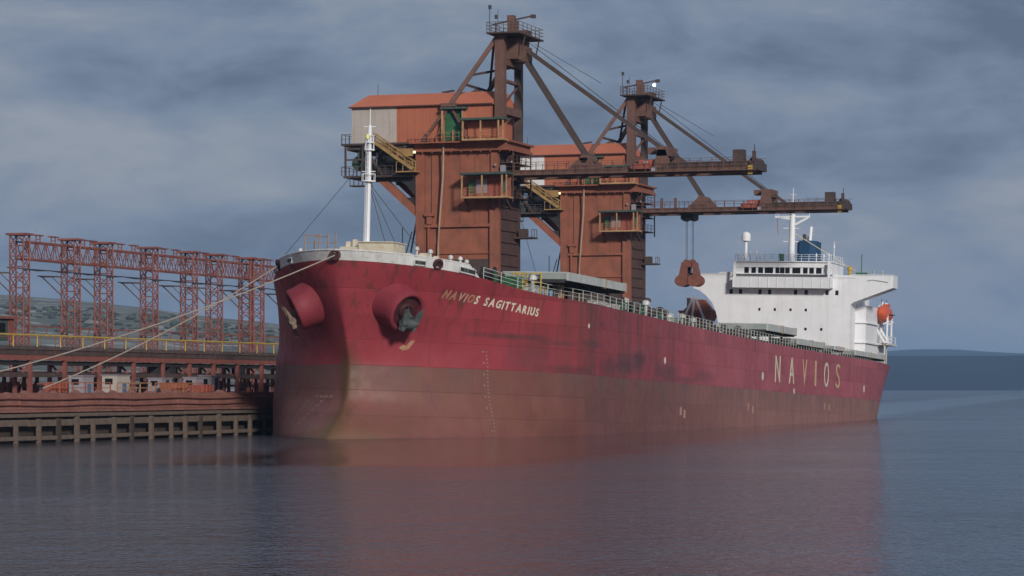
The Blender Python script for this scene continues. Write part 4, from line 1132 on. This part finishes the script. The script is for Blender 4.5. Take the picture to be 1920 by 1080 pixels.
P('boom_tip', 'steel', lambda q: (q.box((32.6,-7.4,BZ0+.25),(33.5,-1.6,BZ1+.4)), q.box((30.2,-6.4,BZ1+.4),(31.6,-4.9,BZ1+2.0)), q.box((33.0,-7.6,BZ1+.4),(33.35,-6.9,BZ1+1.7)), q.bar((33.3,-7.5,BZ1),(33.3,-7.5,BZ1+2.5),.08), q.cyl((32.9,-6.6,BZ1+.5),(32.9,-2.4,BZ1+.5),.5,n=12)), bmz)
P('end_plate', 'yellow', lambda q: q.box((32.4,-7.46,BZ0-.35),(33.0,-7.41,BZ0+.75)), bmz)
P('stay_bracket', 'pylon', lambda q: (q.prism([(20.0,BZ1),(22.2,BZ1),(21.6,BZ1+2.2),(20.5,BZ1+2.2)],1,-6.9,-6.3), q.prism([(20.0,BZ1),(22.2,BZ1),(21.6,BZ1+2.2),(20.5,BZ1+2.2)],1,-2.7,-2.1), q.box((20.4,-6.9,BZ1+1.4),(21.9,-2.1,BZ1+2.6)), q.box((18.9,-5.6,BZ1+1.8),(20.4,-4.0,BZ1+2.6))), bmz)
P('winch_house', 'red', lambda q: (q.box((17.9,-6.2,BZ1+.05),(20.0,-3.6,BZ1+1.0)), q.box((17.3,-7.7,BZ1-.3),(19.6,-6.95,BZ1+.4))), bmz)
P('winch_panel', 'pale_cabin', lambda q: (q.box((18.5,-6.26,BZ1+.3),(19.1,-6.21,BZ1+.8)), q.box((20.0,-8.0,BZ0+.25),(20.5,-7.4,BZ0+.8))), bmz)
P('hinge_frame', 'pylon', lambda q: (q.prism([(8.6,BZ1),(12.6,BZ1),(11.3,BZ1+1.4),(10.2,BZ1+1.4)],1,-6.9,-6.4), q.prism([(8.6,BZ1),(12.6,BZ1),(11.3,BZ1+1.4),(10.2,BZ1+1.4)],1,-2.6,-2.1), q.cyl((10.75,-6.9,BZ1+1.3),(10.75,-2.1,BZ1+1.3),.55,n=12)), bmz)
P('inner_fore_stay', 'steel', lambda q: (q.beam((2.1,-5.1,47.4),(10.75,-5.1,BZ1+1.3),.34,.5), q.beam((2.1,-3.7,47.4),(10.75,-3.7,BZ1+1.3),.34,.5), [q.beam((2.1+8.65*k,-5.1,47.4-13.35*k),(2.1+8.65*k,-3.7,47.4-13.35*k),.15,.3) for k in (.25,.5,.75)]))
P('outer_fore_stay', 'steel', lambda q: (q.beam((2.2,-4.9,48.6),(20.8,-4.9,BZ1+2.3),.3,.44), q.beam((2.2,-3.9,48.6),(20.8,-3.9,BZ1+2.3),.3,.44), q.beam((21.6,-4.4,BZ1+2.0),(24.2,-4.4,BZ1+.2),.4,.45)))
P('hoist_cable', 'cable', lambda q: (q.cyl((2.4,-4.2,49.6),(21.0,-4.2,BZ1+2.6),.045,n=5), q.cyl((3.0,-3.0,49.4),(12.0,-3.0,44.0),.035,n=5)))
# landward side: hanging machinery platforms, stair, raking struts
pf = P('rear_platform', 'steel', lambda q: (q.box((-21.3,-9.9,36.25),(-11.6,.6,36.5)), q.box((-21.0,-9.9,32.05),(-11.3,-1.0,32.3)), [q.box((x,-9.6,35.6),(x+.4,.4,36.25)) for x in (-20.6,-18.0,-15.4,-12.8)], q.box((-20.2,-9.4,35.7),(-11.6,-8.9,36.25))))
def f(q):
    for z in (36.5, 32.3):
        for x in np.arange(-21.2,-19.4 if z > 35 else -14,1.0): q.bar((x,-9.85,z),(x,-9.85,z+1.2),.07)
        q.bar((-21.2,-9.85,z+1.2),(-19.9 if z > 35 else -14,-9.85,z+1.2),.06); q.bar((-21.2,-9.85,z+.6),(-19.9 if z > 35 else -14,-9.85,z+.6),.05)
        for y in np.arange(-9.8,.5,1.4): q.bar((-21.25,y,z),(-21.25,y,z+1.2),.07)
        q.bar((-21.25,-9.85,z+1.2),(-21.25,.4,z+1.2),.06)
P('platform_railing', 'steel', f, pf)
P('platform_hanger', 'steel', lambda q: ([q.beam((x,y,32.2),(x,y,36.3),.22,.22) for x in (-20.8,-18.4) for y in (-9.6,-1.4)], q.beam((-18.4,-9.6,36.2),(-15.6,-9.6,32.3),.3,.3), q.beam((-15.2,-9.6,36.2),(-18.3,-9.6,32.3),.2,.2), q.beam((-20.8,-9.6,34.4),(-18.4,-9.6,34.4),.15,.2)), pf)
P('counter_girder', 'black', lambda q: (q.box((-16.8,-9.0,31.6),(-11.3,-7.9,33.3)), q.box((-16.8,-1.4,31.6),(-11.3,-.4,33.3)), q.box((-17.0,-8.0,33.5),(-13.2,-1.2,35.6)), q.prism([(-13.6,31.6),(-11.3,31.6),(-11.3,29.4),(-12.0,30.2),(-12.6,31.0)],1,-8.9,-8.0), q.prism([(-12.7,29.4),(-11.3,29.4),(-11.3,27.8)],1,-8.7,-8.2)), pf)
P('hoist_drum', 'green_roof', lambda q: (q.cyl((-19.3,-8.6,34.0),(-19.3,-5.0,34.0),1.0,n=16), q.cyl((-18.6,-9.0,35.0),(-18.6,-8.6,35.0),.8,n=14), q.box((-18.3,-9.2,32.3),(-17.0,-8.2,34.4))), pf, True)
P('hanging_cradle', 'steel', lambda q: (q.box((-20.3,-9.6,30.95),(-17.6,-8.0,31.1)), [q.bar((x,y,31.0),(x,y,32.1),.08) for x in (-20.2,-19.0,-17.7) for y in (-9.5,-8.1)]), pf)
for y in (-8.4,-.8):
    P('raking_strut', 'crane', lambda q: q.beam((-17.4,y,33.0),(-11.2,y,27.4),.95,.95))
def f(q):
    a, b = Vector((-16.4,-9.95,36.6)), Vector((-11.0,-9.95,32.9))
    for dy in (0,-1.0):
        q.beam(a+Vector((0,dy,0)), b+Vector((0,dy,0)), .12, .4)
        q.beam(a+Vector((0,dy,1.1)), b+Vector((0,dy,1.1)), .08, .1); q.beam(a+Vector((0,dy,.6)), b+Vector((0,dy,.6)), .06, .08)
        for k in range(6):
            p = a.lerp(b, k/5)+Vector((0,dy,0)); q.bar(p, p+Vector((0,0,1.1)), .08)
    for k in range(17):
        p = a.lerp(b, (k+.5)/17); q.box((p.x-.16,-10.95,p.z),(p.x+.16,-9.95,p.z+.05))
P('yellow_stair', 'stair_yellow', f, pf)
P('stair_landing', 'stair_yellow', lambda q: (q.box((-13.4,-10.9,32.55),(-10.6,-9.0,32.7)), [q.bar((x,-10.85,32.7),(x,-10.85,33.9),.08) for x in (-13.3,-12.4,-11.5,-10.7)], q.bar((-13.3,-10.85,33.9),(-10.7,-10.85,33.9),.07), q.box((-13.3,-10.87,34.6),(-11.0,-10.8,35.6))), pf)
P('work_light', 'lamp', lambda q: q.box((-11.2,-10.4,35.0),(-10.9,-10.1,35.3)))
P('access_ladder', 'black', lambda q: (q.beam((-12.6,-8.2,20.5),(-11.5,-8.2,26.2),.35,.12), q.beam((-13.4,-8.2,20.5),(-12.1,-8.2,25.0),.12,.12), q.box((-14.2,-8.8,20.6),(-11.3,-7.4,20.8)), [q.bar((x,-8.75,20.8),(x,-8.75,22.0),.07) for x in (-14.1,-13.2,-12.3)], q.bar((-14.1,-8.75,22.0),(-12.3,-8.75,22.0),.06), q.bar((-13.2,-8.75,22),(-13.2,-8.75,25.5),.1), [q.bar((-12.5+.22*k,-8.4,20.8+1.1*k),(-12.5+.22*k,-8.0,20.8+1.1*k),.06) for k in range(5)]))
P('hose', 'hose', lambda q: q.tube([(-7.2,-9.85,36.6),(-7.22,-9.8,35.0),(-7.35,-9.55,32.0),(-7.7,-9.4,28.5),(-7.95,-9.35,25.5),(-8.1,-9.3,22.5),(-8.15,-9.3,18.0),(-8.1,-9.3,12.0)], .14, 6))
P('trailing_cable', 'cable', lambda q: (q.cyl((-17.8,-8.6,31.0),(-14.6,-8.6,20.0),.05,n=5)))

crane2 = copy_tree(crane)
crane2.location = (20.7, 458.0, 0); crane2.scale = (.982,.982,.982)  # pulled towards the camera along its sight line and shrunk to keep image size
crane2['label'] = 'farther grab crane with a white walled machine house, its grab hanging before the white superstructure'
for ch in crane2.children:
    for s in ch.children:
        if s.name.startswith('house_wall'):
            s.data = s.data.copy(); s.data.materials[0] = M['white_wall']
# pieces only the far crane shows: trolley under its boom and a bright lamp on its head
q = MB(); q.box((7.4,-6.2,31.0),(9.4,-2.8,31.85)); q.cyl((7.8,-5.6,31.2),(7.8,-3.4,31.2),.45,n=12); q.cyl((9.0,-5.6,31.2),(9.0,-3.4,31.2),.45,n=12)
q.build('trolley', M['black'], crane2)
q = MB(); q.sphere((2.6,-4.2,52.2),.24,10,8); q.build('head_lamp', M['lamp_white'], crane2)
for x in (4.2, 6.4):
    q = MB(); q.box((x,-6.5,32.75),(x+.35,-6.1,34.3)); q.build('boom_post', M['boom'], crane2)

# clamshell grab on its ropes
def rotz(v, o): return Vector((o[0] + v[0]*math.cos(HEAD)-v[1]*math.sin(HEAD), o[1] + v[0]*math.sin(HEAD)+v[1]*math.cos(HEAD), o[2]+v[2]))
gl = rotz(Vector((8.39,-4.4,0))*.982, (20.7,458,20.1))
gl.z = 20.25
grab = empty('grab_bucket', gl, (0,0,HEAD), label='rusty clamshell grab hanging on ropes below the farther boom', cat='grab')
for s in (-1, 1):
    q = MB(); prof = []
    for k in range(9):
        t_ = math.pi*(.02+k/8*.98)
        prof.append((s*(1.02-1.0*math.cos(t_)*1.0), 1.05-1.05*math.sin(t_)))
    el = [(s*(1.0+1.08*math.cos(k*math.pi/10)), 1.0+1.0*math.sin(k*math.pi/10)) for k in range(20)]
    q.prism(el, 1, -1.25, 1.25)
    el2 = [(s*(1.0+1.16*math.cos(k*math.pi/10)), 1.0+1.08*math.sin(k*math.pi/10)) for k in range(20)]
    q.prism(el2, 1, -1.36, -1.25); q.prism(el2, 1, 1.25, 1.36); q.prism(el2, 1, -.1, .1)
    q.build('clam_shell', M['grab'], grab)
    q = MB()
    for y in (-1.05, 1.05): q.prism([(s*1.6,1.6),(s*(.2 if s < 0 else .8),1.6),(s*(.0 if s < 0 else .72),4.4),(s*1.05,4.4)],1,y-.12-.03*s,y+.12)
    q.prism([(s*1.6,1.6),(s*1.35,1.6),(s*.9,4.4),(s*1.05,4.4)],1,-.93,.93)
    q.build('grab_arm', M['grab'], grab)
q = MB(); q.box((-1.0,-1.0,3.5),(1.0,1.0,4.35)); q.box((-.8,-.8,4.35),(.8,.8,4.6)); q.cyl((-.5,-.6,4.5),(-.5,.6,4.5),.4,n=12); q.cyl((.5,-.6,4.5),(.5,.6,4.5),.4,n=12); q.build('grab_head', M['grab'], grab)
q = MB(); q.box((-.7,-.7,1.3),(.7,.7,2.1)); q.cyl((-.4,-.5,2.1),(-.4,.5,2.1),.35,n=12); q.cyl((.4,-.5,2.1),(.4,.5,2.1),.35,n=12); q.bar((-.3,0,2),(-.3,0,3.6),.07); q.bar((.3,0,2),(.3,0,3.6),.07); q.build('lower_block', M['steel'], grab)
q = MB()
for x in (-.5,.5):
    for y in (-.4,.4): q.cyl((x,y,4.6),(x*1.0,y,12.4),.04,n=5)
q.build('hoist_rope', M['cable'], grab)
grab.scale = (.96,.96,.84)

# ore hopper on the quay beyond the second crane
hop = empty('ore_hopper', (30.6,483,QZ), (0,0,HEAD), label='rust brown ore hopper with pale struts beside the superstructure', cat='hopper')
q = MB()
for x in (-2.6,2.6):
    for y in (-2.4,2.4): q.beam((x,y,0),(x*.9,y*.9,8.5),.4,.4)
q.build('leg', M['crane_side'], hop)
q = MB(); q.add([(-2.8,-2.8,13.2),(2.8,-2.8,13.2),(2.8,2.8,13.2),(-2.8,2.8,13.2),(-.8,-.8,8.0),(.8,-.8,8.0),(.8,.8,8.0),(-.8,.8,8.0)],[(0,1,5,4),(1,2,6,5),(2,3,7,6),(3,0,4,7),(4,5,6,7)])
q.box((-2.9,-2.9,10.6),(2.9,2.9,10.9)); q.prism([(-2.4,13.2),(2.4,13.2),(1.0,15.0),(-.6,15.0)],1,-1.0,1.0); q.build('hopper_bin', M['house'], hop)
q = MB()
for y in (-3.0,):
    q.beam((-2.9,y,9.5),(-.2,y,15.2),.35,.35); q.beam((-.7,y,9.0),(0,y,15.2),.3,.3); q.beam((2.6,y,9.5),(.2,y,15.2),.3,.3); q.box((-.6,y-.3,14.9),(.6,y+.3,15.4))
q.build('strut', M['white'], hop)
q = MB(); q.box((-1.9,-.5,14.0),(-1.2,.5,15.3)); q.build('hopper_motor', M['steel'], hop)

# ------------------------------------------------------------------ quay with timber fendering
# quay frame: x towards the water from the quay face, y along the quay away from the camera
QO = Vector((-44.0, 245.0, 0))
qy = empty('quay', QO, (0,0,HEAD), kind='structure', label='ore stained concrete quay with timber fendering')
q = MB(); q.box((-140,-260,-6),(-.9,292,QZ)); q.build('quay_body', M['quay_deck'], qy)
q = MB(); q.box((-.9,-260,2.86),(.05,292,QZ+.002)); 
for y in np.arange(-26,110,8.1): q.box((.05,y,2.9),(.1,y+.18,QZ-.05))
q.build('cap_beam', M['quay'], qy)
q = MB(); q.box((-.9,-260,2.62),(.35,60,2.84)); q.box((-.9,-260,2.16),(-.3,60,2.62)); q.build('ledge', M['quay'], qy)
q = MB(); q.box((-.9,-260,-5),(-.6,292,2.5)); q.build('back_wall', M['timber_dark'], qy)
def piece(name, me, y, z=0, x=0):
    o = link(name, me, qy); o.location = (x, y, z); return o
# walers: long timbers lying one above the other, butted end to end
def timber(w, h, l, m='timber'):
    q = MB(); q.box((-w,0,-h/2),(0,l,h/2)); return q.mesh('timber', M[m])
me_wl = timber(.36,.30,7.9); me_w2 = timber(.30,.34,7.9); me_w3 = timber(.28,.55,7.9)
for i in range(19):
    y = -56 + i*8.0
    piece('waler', me_wl, y, 2.36 + random.uniform(-.02,.02), .36 + random.uniform(-.02,.02))
    piece('waler', me_w3, y, 1.72 + random.uniform(-.03,.03), .22)
    piece('waler', me_w2, y, 0.42 + random.uniform(-.03,.03), .30)
me_pi = {}
for k in range(4):
    q = MB(); w = .30+.05*k
    q.box((-.34,-w/2,-3.0),(0,w/2,2.0+.05*k)); me_pi[k] = q.mesh('fender_post', M['timber' if k != 2 else 'timber_dark'])
y = -56.0; k = 0
while y < 96:
    piece('fender_post', me_pi[k % 4], y + random.uniform(-.15,.15), random.uniform(-.05,.05), .46 + random.uniform(-.04,.04))
    k += 1; y += (3.95 if k % 5 else 3.3) + random.uniform(-.35,.35)
# pipes along the face of the cap beam, and spilled ore behind its edge
for zz, r_ in ((3.78,.09),(3.22,.07)):
    q = MB(); q.tube([(.2+.03*math.sin(y*.9), y, zz+.05*math.sin(y*.37)) for y in np.arange(-60,62,2.7)], r_, 6); q.build('pipe_run', M['gantry'], qy)
for i in range(22):
    y = -20+i*3.6+random.uniform(-1.4,1.4); q = MB(); h_ = random.uniform(.15,.55); l_ = random.uniform(.5,2.2)
    q.add([(-1.6,y,QZ),(-.8,y,QZ),(-.8,y+l_,QZ),(-1.6,y+l_,QZ),(-1.3,y+l_*.3,QZ+h_),(-1.1,y+l_*.7,QZ+h_*.8)],[(0,1,4),(1,2,5,4),(2,3,5),(3,0,4,5)])
    q.build('ore_spill', M['quay'], qy)
# steel kerb rail along the edge
q = MB(); q.box((-.55,-60,QZ),(-.3,110,QZ+.14)); q.build('kerb', M['quay'], qy)

def Q(v): return Vector((QO.x + v[0]*math.cos(HEAD)-v[1]*math.sin(HEAD), QO.y + v[0]*math.sin(HEAD)+v[1]*math.cos(HEAD), v[2]))

# ------------------------------------------------------------------ lattice gantry line
gan = empty('cable_gantry', Q((-22,49,QZ)), (0,0,HEAD), label='long red oxide lattice gantry on tall towers behind the conveyor', cat='gantry')
G0 = 49.0; GT = 20.2-QZ
def lattice_tower(y, w, d):
    q = MB()
    cs = [(-d/2,y-w/2),(d/2,y-w/2),(d/2,y+w/2),(-d/2,y+w/2)]
    for cx, cy in cs: q.bar((cx,cy,0),(cx,cy,GT),.13)
    n_ = 15
    for i in range(n_):
        z0 = GT*i/n_; z1 = GT*(i+1)/n_
        for j in range(4):
            a = cs[j]; b = cs[(j+1) % 4]
            if i % 2: a, b = b, a
            q.bar((*a,z0),(*b,z1),.075); q.bar((*a,z1),(*b,z1),.075)
            if j in (1,3): q.bar((*b,z0),(*a,z1),.06)
    q.box((-d/2-.35,y-w/2-.3,GT-.05),(d/2+.35,y+w/2+.3,GT+.16))
    q.box((-d/2-.2,y-w/2-.2,0),(d/2+.2,y+w/2+.2,.35))
    return q.build('lattice_tower', M['gantry'], gan)
TW = [48.95,60.4,68.2,79.7,90.4,97.5,107.0,110.2]
for i, y in enumerate(TW): lattice_tower(y-G0, 1.35 if i < 6 else 1.0, 1.5)
for y in (121.0,131.5,139.0): lattice_tower(y-G0, 1.3, 1.5)
z1 = 19.55-QZ; z0 = 17.8-QZ
def f_girder(ya, yb):
    q = MB()
    for x in (-.65,.65):
        for z in (z0,z1): q.bar((x,ya,z),(x,yb,z),.15)
        n_ = max(4, round((yb-ya)/1.05)); 
        for i in range(n_):
            y0 = ya+(yb-ya)*i/n_; y1 = ya+(yb-ya)*(i+1)/n_
            q.bar((x,y0,z0 if i % 2 else z1),(x,y1,z1 if i % 2 else z0),.065)
            if i % 2: q.bar((x,y1,z0),(x,y1,z1),.06)
    n_ = round((yb-ya)/1.05)
    for i in range(n_+1):
        y = ya+(yb-ya)*i/n_
        q.bar((-.65,y,z1),(.65,y,z1),.08); q.bar((-.65,y,z0),(.65,y,z0),.08)
        if i < n_: q.bar((-.65,y,z0),(.65,y+(yb-ya)/n_,z0),.07)
    q.build('truss_girder', M['gantry'], gan)
    # t-shaped carriers standing on the top chord
    for i in range(2 if yb-ya > 4 else 0):
        y = ya + (yb-ya)*(i+1)/3
        t_ = MB()
        for s in (-.45,.45):
            t_.bar((0,y+s,z1),(0,y+s,z1+.75),.1)
        t_.beam((0,y-.95,z1+.8),(0,y+.95,z1+.8),.4,.12); t_.bar((0,y-.45,z1+.4),(0,y+.45,z1+.4),.08)
        t_.build('cable_carrier', M['gantry'], gan)
full = TW + [121.0,131.5,139.0]
for a, b in zip(full[:-1], full[1:]):
    f_girder(a-G0+.6, b-G0-.6)
for y in TW + [121.0,131.5,139.0]:
    q = MB(); yy = y-G0-.8; z = 16.3-QZ
    # bracket reaching landward and back along the row
    q.beam((-.6,yy,z+.05),(-2.6,yy-1.1,z+.05),.16,.16); q.beam((-.6,yy,z-2.0),(-2.4,yy-1.0,z),.12,.12); q.bar((-1.5,yy-.5,z),(-.6,yy,z-1.0),.08)
    q.beam((-2.6,yy-1.6,z+.1),(-2.6,yy-.6,z+.1),.2,.1)
    q.build('pipe_bracket', M['steel'], gan)
q = MB(); q.tube([(.95,y,16.75-QZ-(.12 if i % 2 else 0)) for i, y in enumerate(np.arange(-1,92,2.9))], .06, 5); q.tube([(-.95,y,16.9-QZ) for y in (-1,91)], .05, 5)
q.build('cable_run', M['cable'], gan)
# low cross-rail between the towers
q = MB()
for a, b in zip(full[:-1], full[1:]):
    q.bar((.3,a-G0,11.0-QZ),(.3,b-G0,11.0-QZ),.14)
    for k in range(1,4): q.bar((.3,a-G0+(b-a)*k/4,11.0-QZ),(.3,a-G0+(b-a)*k/4-.5,10.3-QZ),.09)
q.build('tie_rail', M['gantry'], gan)

# ------------------------------------------------------------------ conveyor gallery on columns with yellow hand rails
cv = empty('conveyor_gallery', Q((-12,0,QZ)), (0,0,HEAD), label='low dark belt conveyor gallery on red columns with yellow handrails along its top', cat='conveyor')
z = lambda v, y=55: v-QZ
q = MB(); q.box((-1.6,-60,z(7.85)),(.0,140,z(8.35))); q.prism([(-1.7,z(8.35)),(0.1,z(8.35)),(-.2,z(8.72)),(-1.4,z(8.72))],1,-60,140); q.build('belt_cover', M['belt'], cv)
me_pan = None
q = MB()
for y in np.arange(-60,140,1.9): q.box((.0,y,z(7.9)),(.06,y+.1,z(8.66)))
q.build('cover_rib', M['belt'], cv)
q = MB(); q.box((-.1,-60,z(7.42)),(.12,140,z(7.82))); q.box((-.2,-60,z(7.36)),(.22,140,z(7.42))); q.box((-1.7,-60,z(7.42)),(-1.5,140,z(7.82))); q.build('side_girder', M['gantry'], cv)
q = MB(); q.box((-1.5,-60,z(6.9)),(-.1,140,z(7.3))); q.build('return_belt', M['black'], cv)
q = MB(); q.box((-1.2,-60,z(5.75)),(-.05,140,z(6.2))); q.build('lower_beam', M['belt'], cv)
qc = MB(); qc.box((-.2,-.22,0),(.16,.22,z(7.36))); qc.box((-.35,-.35,0),(.3,.35,.12)); qc.beam((-1.7,0,z(7.3)),(-.1,0,z(5.6)),.18,.18); qc.box((-1.75,-.2,0),(-1.45,.2,z(7.36)))
me_col = qc.mesh('column', M['gantry'])
for y in [-38,-24,-10,2,12,21.5,31.8,39,46.7,54.5,61.6,68.3,74.6,81.1,87.9,95,102,110,118,126,134]:
    o = link('column', me_col, cv); o.location = (0,y,0)
qr = MB(); qr.bar((0,0,z(8.6)),(0,0,z(9.72)),.10)
me_post = qr.mesh('rail_post', M['yellow'])
y = -30.0
while y < 132:
    o = link('rail_post', me_post, cv); o.location = (.1,y,0); y += 4.85
q = MB(); q.tube([(.1,yy,z(9.72)) for yy in np.arange(-30,134,4.85)], .10, 6); q.build('handrail', M['yellow'], cv)
q = MB()
for yy in np.arange(-28,130,3.1):
    q.bar((-1.6,yy,z(8.6)),(-1.6,yy,z(9.55)),.06)
q.bar((-1.6,-28,z(9.55)),(-1.6,130,z(9.55)),.06)
q.build('far_handrail', M['gantry'], cv)
q = MB()
for y0 in (60.5, 63.5, 82):
    q.bar((-.6,y0,z(5.8)),(-.6,y0+1.8,0),.14); q.bar((-.6,y0+1.8,z(5.8)),(-.6,y0,0),.14); q.box((-1.2,y0+.3,z(6.2)),(-.1,y0+1.6,z(7.0)))
q.build('drive_frame', M['black'], cv)
# second, lower line of framing behind: storage belt and hopper frames half seen under the gallery
fr = empty('transfer_frame', Q((-17,0,QZ)), (0,0,HEAD), label='low red steel transfer frame half hidden under the conveyor', cat='steel frame')
q = MB(); q.box((-.3,-40,1.75),(.3,135,2.2)); q.box((-.2,-40,.7),(.2,135,.95)); q.build('frame_beam', M['gantry'], fr)
qq = MB(); qq.box((-.15,-.15,0),(.15,.15,1.75)); qq.bar((0,-1.2,0),(0,0,1.7),.12)
me_f = qq.mesh('frame_post', M['gantry'])
for i in range(44):
    o = link('frame_post', me_f, fr); o.location = (random.uniform(-.3,.3), -38+i*3.9+random.uniform(-.5,.5), 0)
for i in range(26):
    y = -30+i*6.2+random.uniform(-1.5,1.5); q = MB(); q.box((-1.4,y,0),(-.5,y+random.uniform(1.5,3.6),random.uniform(.8,1.5)))
    q.build('skirt_plate', M['quay'], fr)

# guard rail in front, orange, in three separate lengths
def orange_rail(y0, y1, x, label, h=1.05, mat='orange_rail'):
    r_ = empty('guard_rail', Q((x,y0,QZ)), (0,0,HEAD), label=label, cat='guard rail', group='guard rails along the quay edge')
    n_ = max(2, round((y1-y0)/2.4))
    qp = MB(); qp.box((-.05,-.05,0),(.05,.05,h)); qp.box((-.12,-.12,0),(.12,.12,.03)); me = qp.mesh('rail_post', M[mat])
    for i in range(n_+1):
        o = link('rail_post', me, r_); o.location = (0,(y1-y0)*i/n_,0)
    q = MB(); q.bar((0,0,h),(0,y1-y0,h),.09); q.bar((0,0,h*.55),(0,y1-y0,h*.55),.07); q.build('rail', M[mat], r_)
orange_rail(18.5, 31.5, -3.5, 'orange guard rail length nearest the left edge, beside the bollard')
orange_rail(33.0, 40.5, -3.5, 'ochre guard rail length in the middle of the quay edge', mat='ochre')
orange_rail(41.5, 52.5, -3.5, 'orange guard rail length nearest the ship')
# orange skips and plates behind the rail
def skip(y, x, w, l, h, mat, label):
    r_ = empty('ore_skip', Q((x,y,QZ)), (0,0,HEAD), label=label, cat='skip', group='skips along the quay')
    q = MB(); a = .18
    q.add([(-w/2+a,-l/2+a,.15),(w/2-a,-l/2+a,.15),(w/2-a,l/2-a,.15),(-w/2+a,l/2-a,.15),(-w/2,-l/2,h),(w/2,-l/2,h),(w/2,l/2,h),(-w/2,l/2,h),
           (-w/2+.1,-l/2+.1,h),(w/2-.1,-l/2+.1,h),(w/2-.1,l/2-.1,h),(-w/2+.1,l/2-.1,h),(-w/2+.3,-l/2+.3,.3),(w/2-.3,-l/2+.3,.3),(w/2-.3,l/2-.3,.3),(-w/2+.3,l/2-.3,.3)],
          [(3,2,1,0),(0,1,5,4),(1,2,6,5),(2,3,7,6),(3,0,4,7),(4,5,9,8),(5,6,10,9),(6,7,11,10),(7,4,8,11),(8,9,13,12),(9,10,14,13),(10,11,15,14),(11,8,12,15),(12,13,14,15)])
    q.build('skip_bin', M[mat], r_)
    q = MB()
    for yy in np.arange(-l/2+.4,l/2-.2,.8): q.box((w/2-.1,yy,.2),(w/2+.04,yy+.1,h))
    q.build('skip_rib', M[mat], r_)
    q = MB()
    for s in (-1,1): q.box((-w/2,s*l*.3-.1,0),(w/2,s*l*.3+.1,.16))
    q.build('skid', M['steel'], r_)
skip(23.0, -5.2, 1.6, 3.0, 1.0, 'red', 'red skip behind the orange rail near the bollard')
skip(49.5, -5.2, 1.7, 3.6, 1.05, 'orange_rail', 'orange skip standing nearest the ship bow')
skip(56.5, -5.4, 1.6, 3.2, 0.9, 'red', 'low red skip close to the bow of the ship')
# pale cabins and cabinets under the conveyor
def cabin(y, x, w, l, h, mat, label, blue=False):
    r_ = empty('site_cabin', Q((x,y,QZ)), (0,0,HEAD), label=label, cat='cabin', group='pale cabins under the conveyor')
    q = MB(); q.box((-w/2,-l/2,.12),(w/2,l/2,h-.1)); q.build('cabin_wall', M[mat], r_)
    q = MB(); q.box((-w/2-.08,-l/2-.08,h-.1),(w/2+.08,l/2+.08,h)); q.build('roof', M['pale_cabin'], r_)
    q = MB(); q.box((w/2-.02,-l*.1,.15),(w/2+.03,l*.22,h*.55 if blue else h*.85)); q.build('door', M['blue' if blue else 'black'], r_)
    q = MB(); q.box((-w*.3,-l/2-.03,h*.5),(w*.2,-l/2+.02,h*.8)); q.build('window', M['glass'], r_)
    q = MB(); q.box((-w/2+.05,-l/2+.05,0),(w/2-.05,l/2-.05,.12)); q.build('skid', M['steel'], r_)
cabin(32.5, -7.0, 1.5, 2.2, 1.75, 'pale_cabin', 'pale lilac cabin with a blue door left of the white one', True)
cabin(40.0, -7.0, 1.6, 2.8, 1.85, 'grey_wall', 'brightest off white cabin with a blue door below the conveyor middle', True)
cabin(50.5, -7.2, 1.5, 2.4, 1.6, 'pale_cabin', 'pale cabin with dark doorway just right of the drive frame')
cabin(58.2, -7.0, 1.4, 1.9, 1.7, 'pale_cabin', 'narrow pale cabin with blue door right of the drive frame', True)
cabin(64.5, -8.0, 1.4, 2.2, 1.9, 'pale_cabin', 'tall pale cabin with dark doorway nearest the ship bow')
# bollard that the second rope is made fast to
bl = empty('bollard', Q((-1.5,13.4,QZ)), (0,0,HEAD), label='squat black mooring bollard holding the lower rope', cat='bollard')
q = MB(); q.cyl((0,0,0),(0,0,.12),.42,n=16); q.cyl((0,0,.12),(0,0,.62),.22,.19,n=16); q.build('bollard_post', M['black'], bl, True)
q = MB(); q.cyl((0,0,.62),(0,0,.8),.2,.34,n=16); q.cyl((0,0,.8),(0,0,.9),.34,.2,n=16); q.build('bollard_head', M['black'], bl, True)
bl2 = copy_tree(bl); bl2.location = Q((-1.5,-6,QZ)); bl2['label'] = 'squat black mooring bollard beyond the left edge holding the upper rope'
bl['group'] = bl2['group'] = 'mooring bollards on the quay edge'
# green hut at the far left
hut = empty('control_hut', Q((-18.5,38.0,QZ)), (0,0,HEAD), label='small green and red hut raised on steel legs at the left edge', cat='hut')
q = MB(); q.box((-1.8,-2.2,5.2),(.4,2.2,7.3)); q.build('hut_wall', M['green_roof'], hut)
q = MB(); q.box((-2.1,-2.5,7.3),(.7,2.5,7.55)); q.box((.4,1.0,5.2),(.46,2.2,7.2)); q.build('roof', M['gantry'], hut)
for x in (-1.6,.2):
    for y in (-2,2):
        q = MB(); q.bar((x,y,0),(x,y,5.2),.2); q.build('leg', M['gantry'], hut)
q = MB(); q.box((.4,-1.4,6.0),(.45,.4,6.9)); q.build('window', M['glass'], hut)

# ------------------------------------------------------------------ mooring ropes
def rope(a, b, sag, r, label, name='mooring_rope'):
    a = Vector(a); b = Vector(b)
    pts = []
    for i in range(33):
        t_ = i/32; p = a.lerp(b, t_); p.z -= sag*4*t_*(1-t_); pts.append(p)
    q = MB(); q.tube(pts, r, 8)
    tag(q.build(name, M['rope'], None, True), label, 'rope', 'mooring ropes from the bow')
stem_w = SM @ CH_STEM; stbd_w = SM @ CH_STBD
rope(Q((-1.5,-6,QZ+.5)), stem_w, 0.9, .062, 'long pale mooring rope from the stem fairlead to the left edge')
rope(Q((-1.5,13.4,QZ+.45)), stbd_w, 0.7, .060, 'lower pale mooring rope running to the quay bollard')
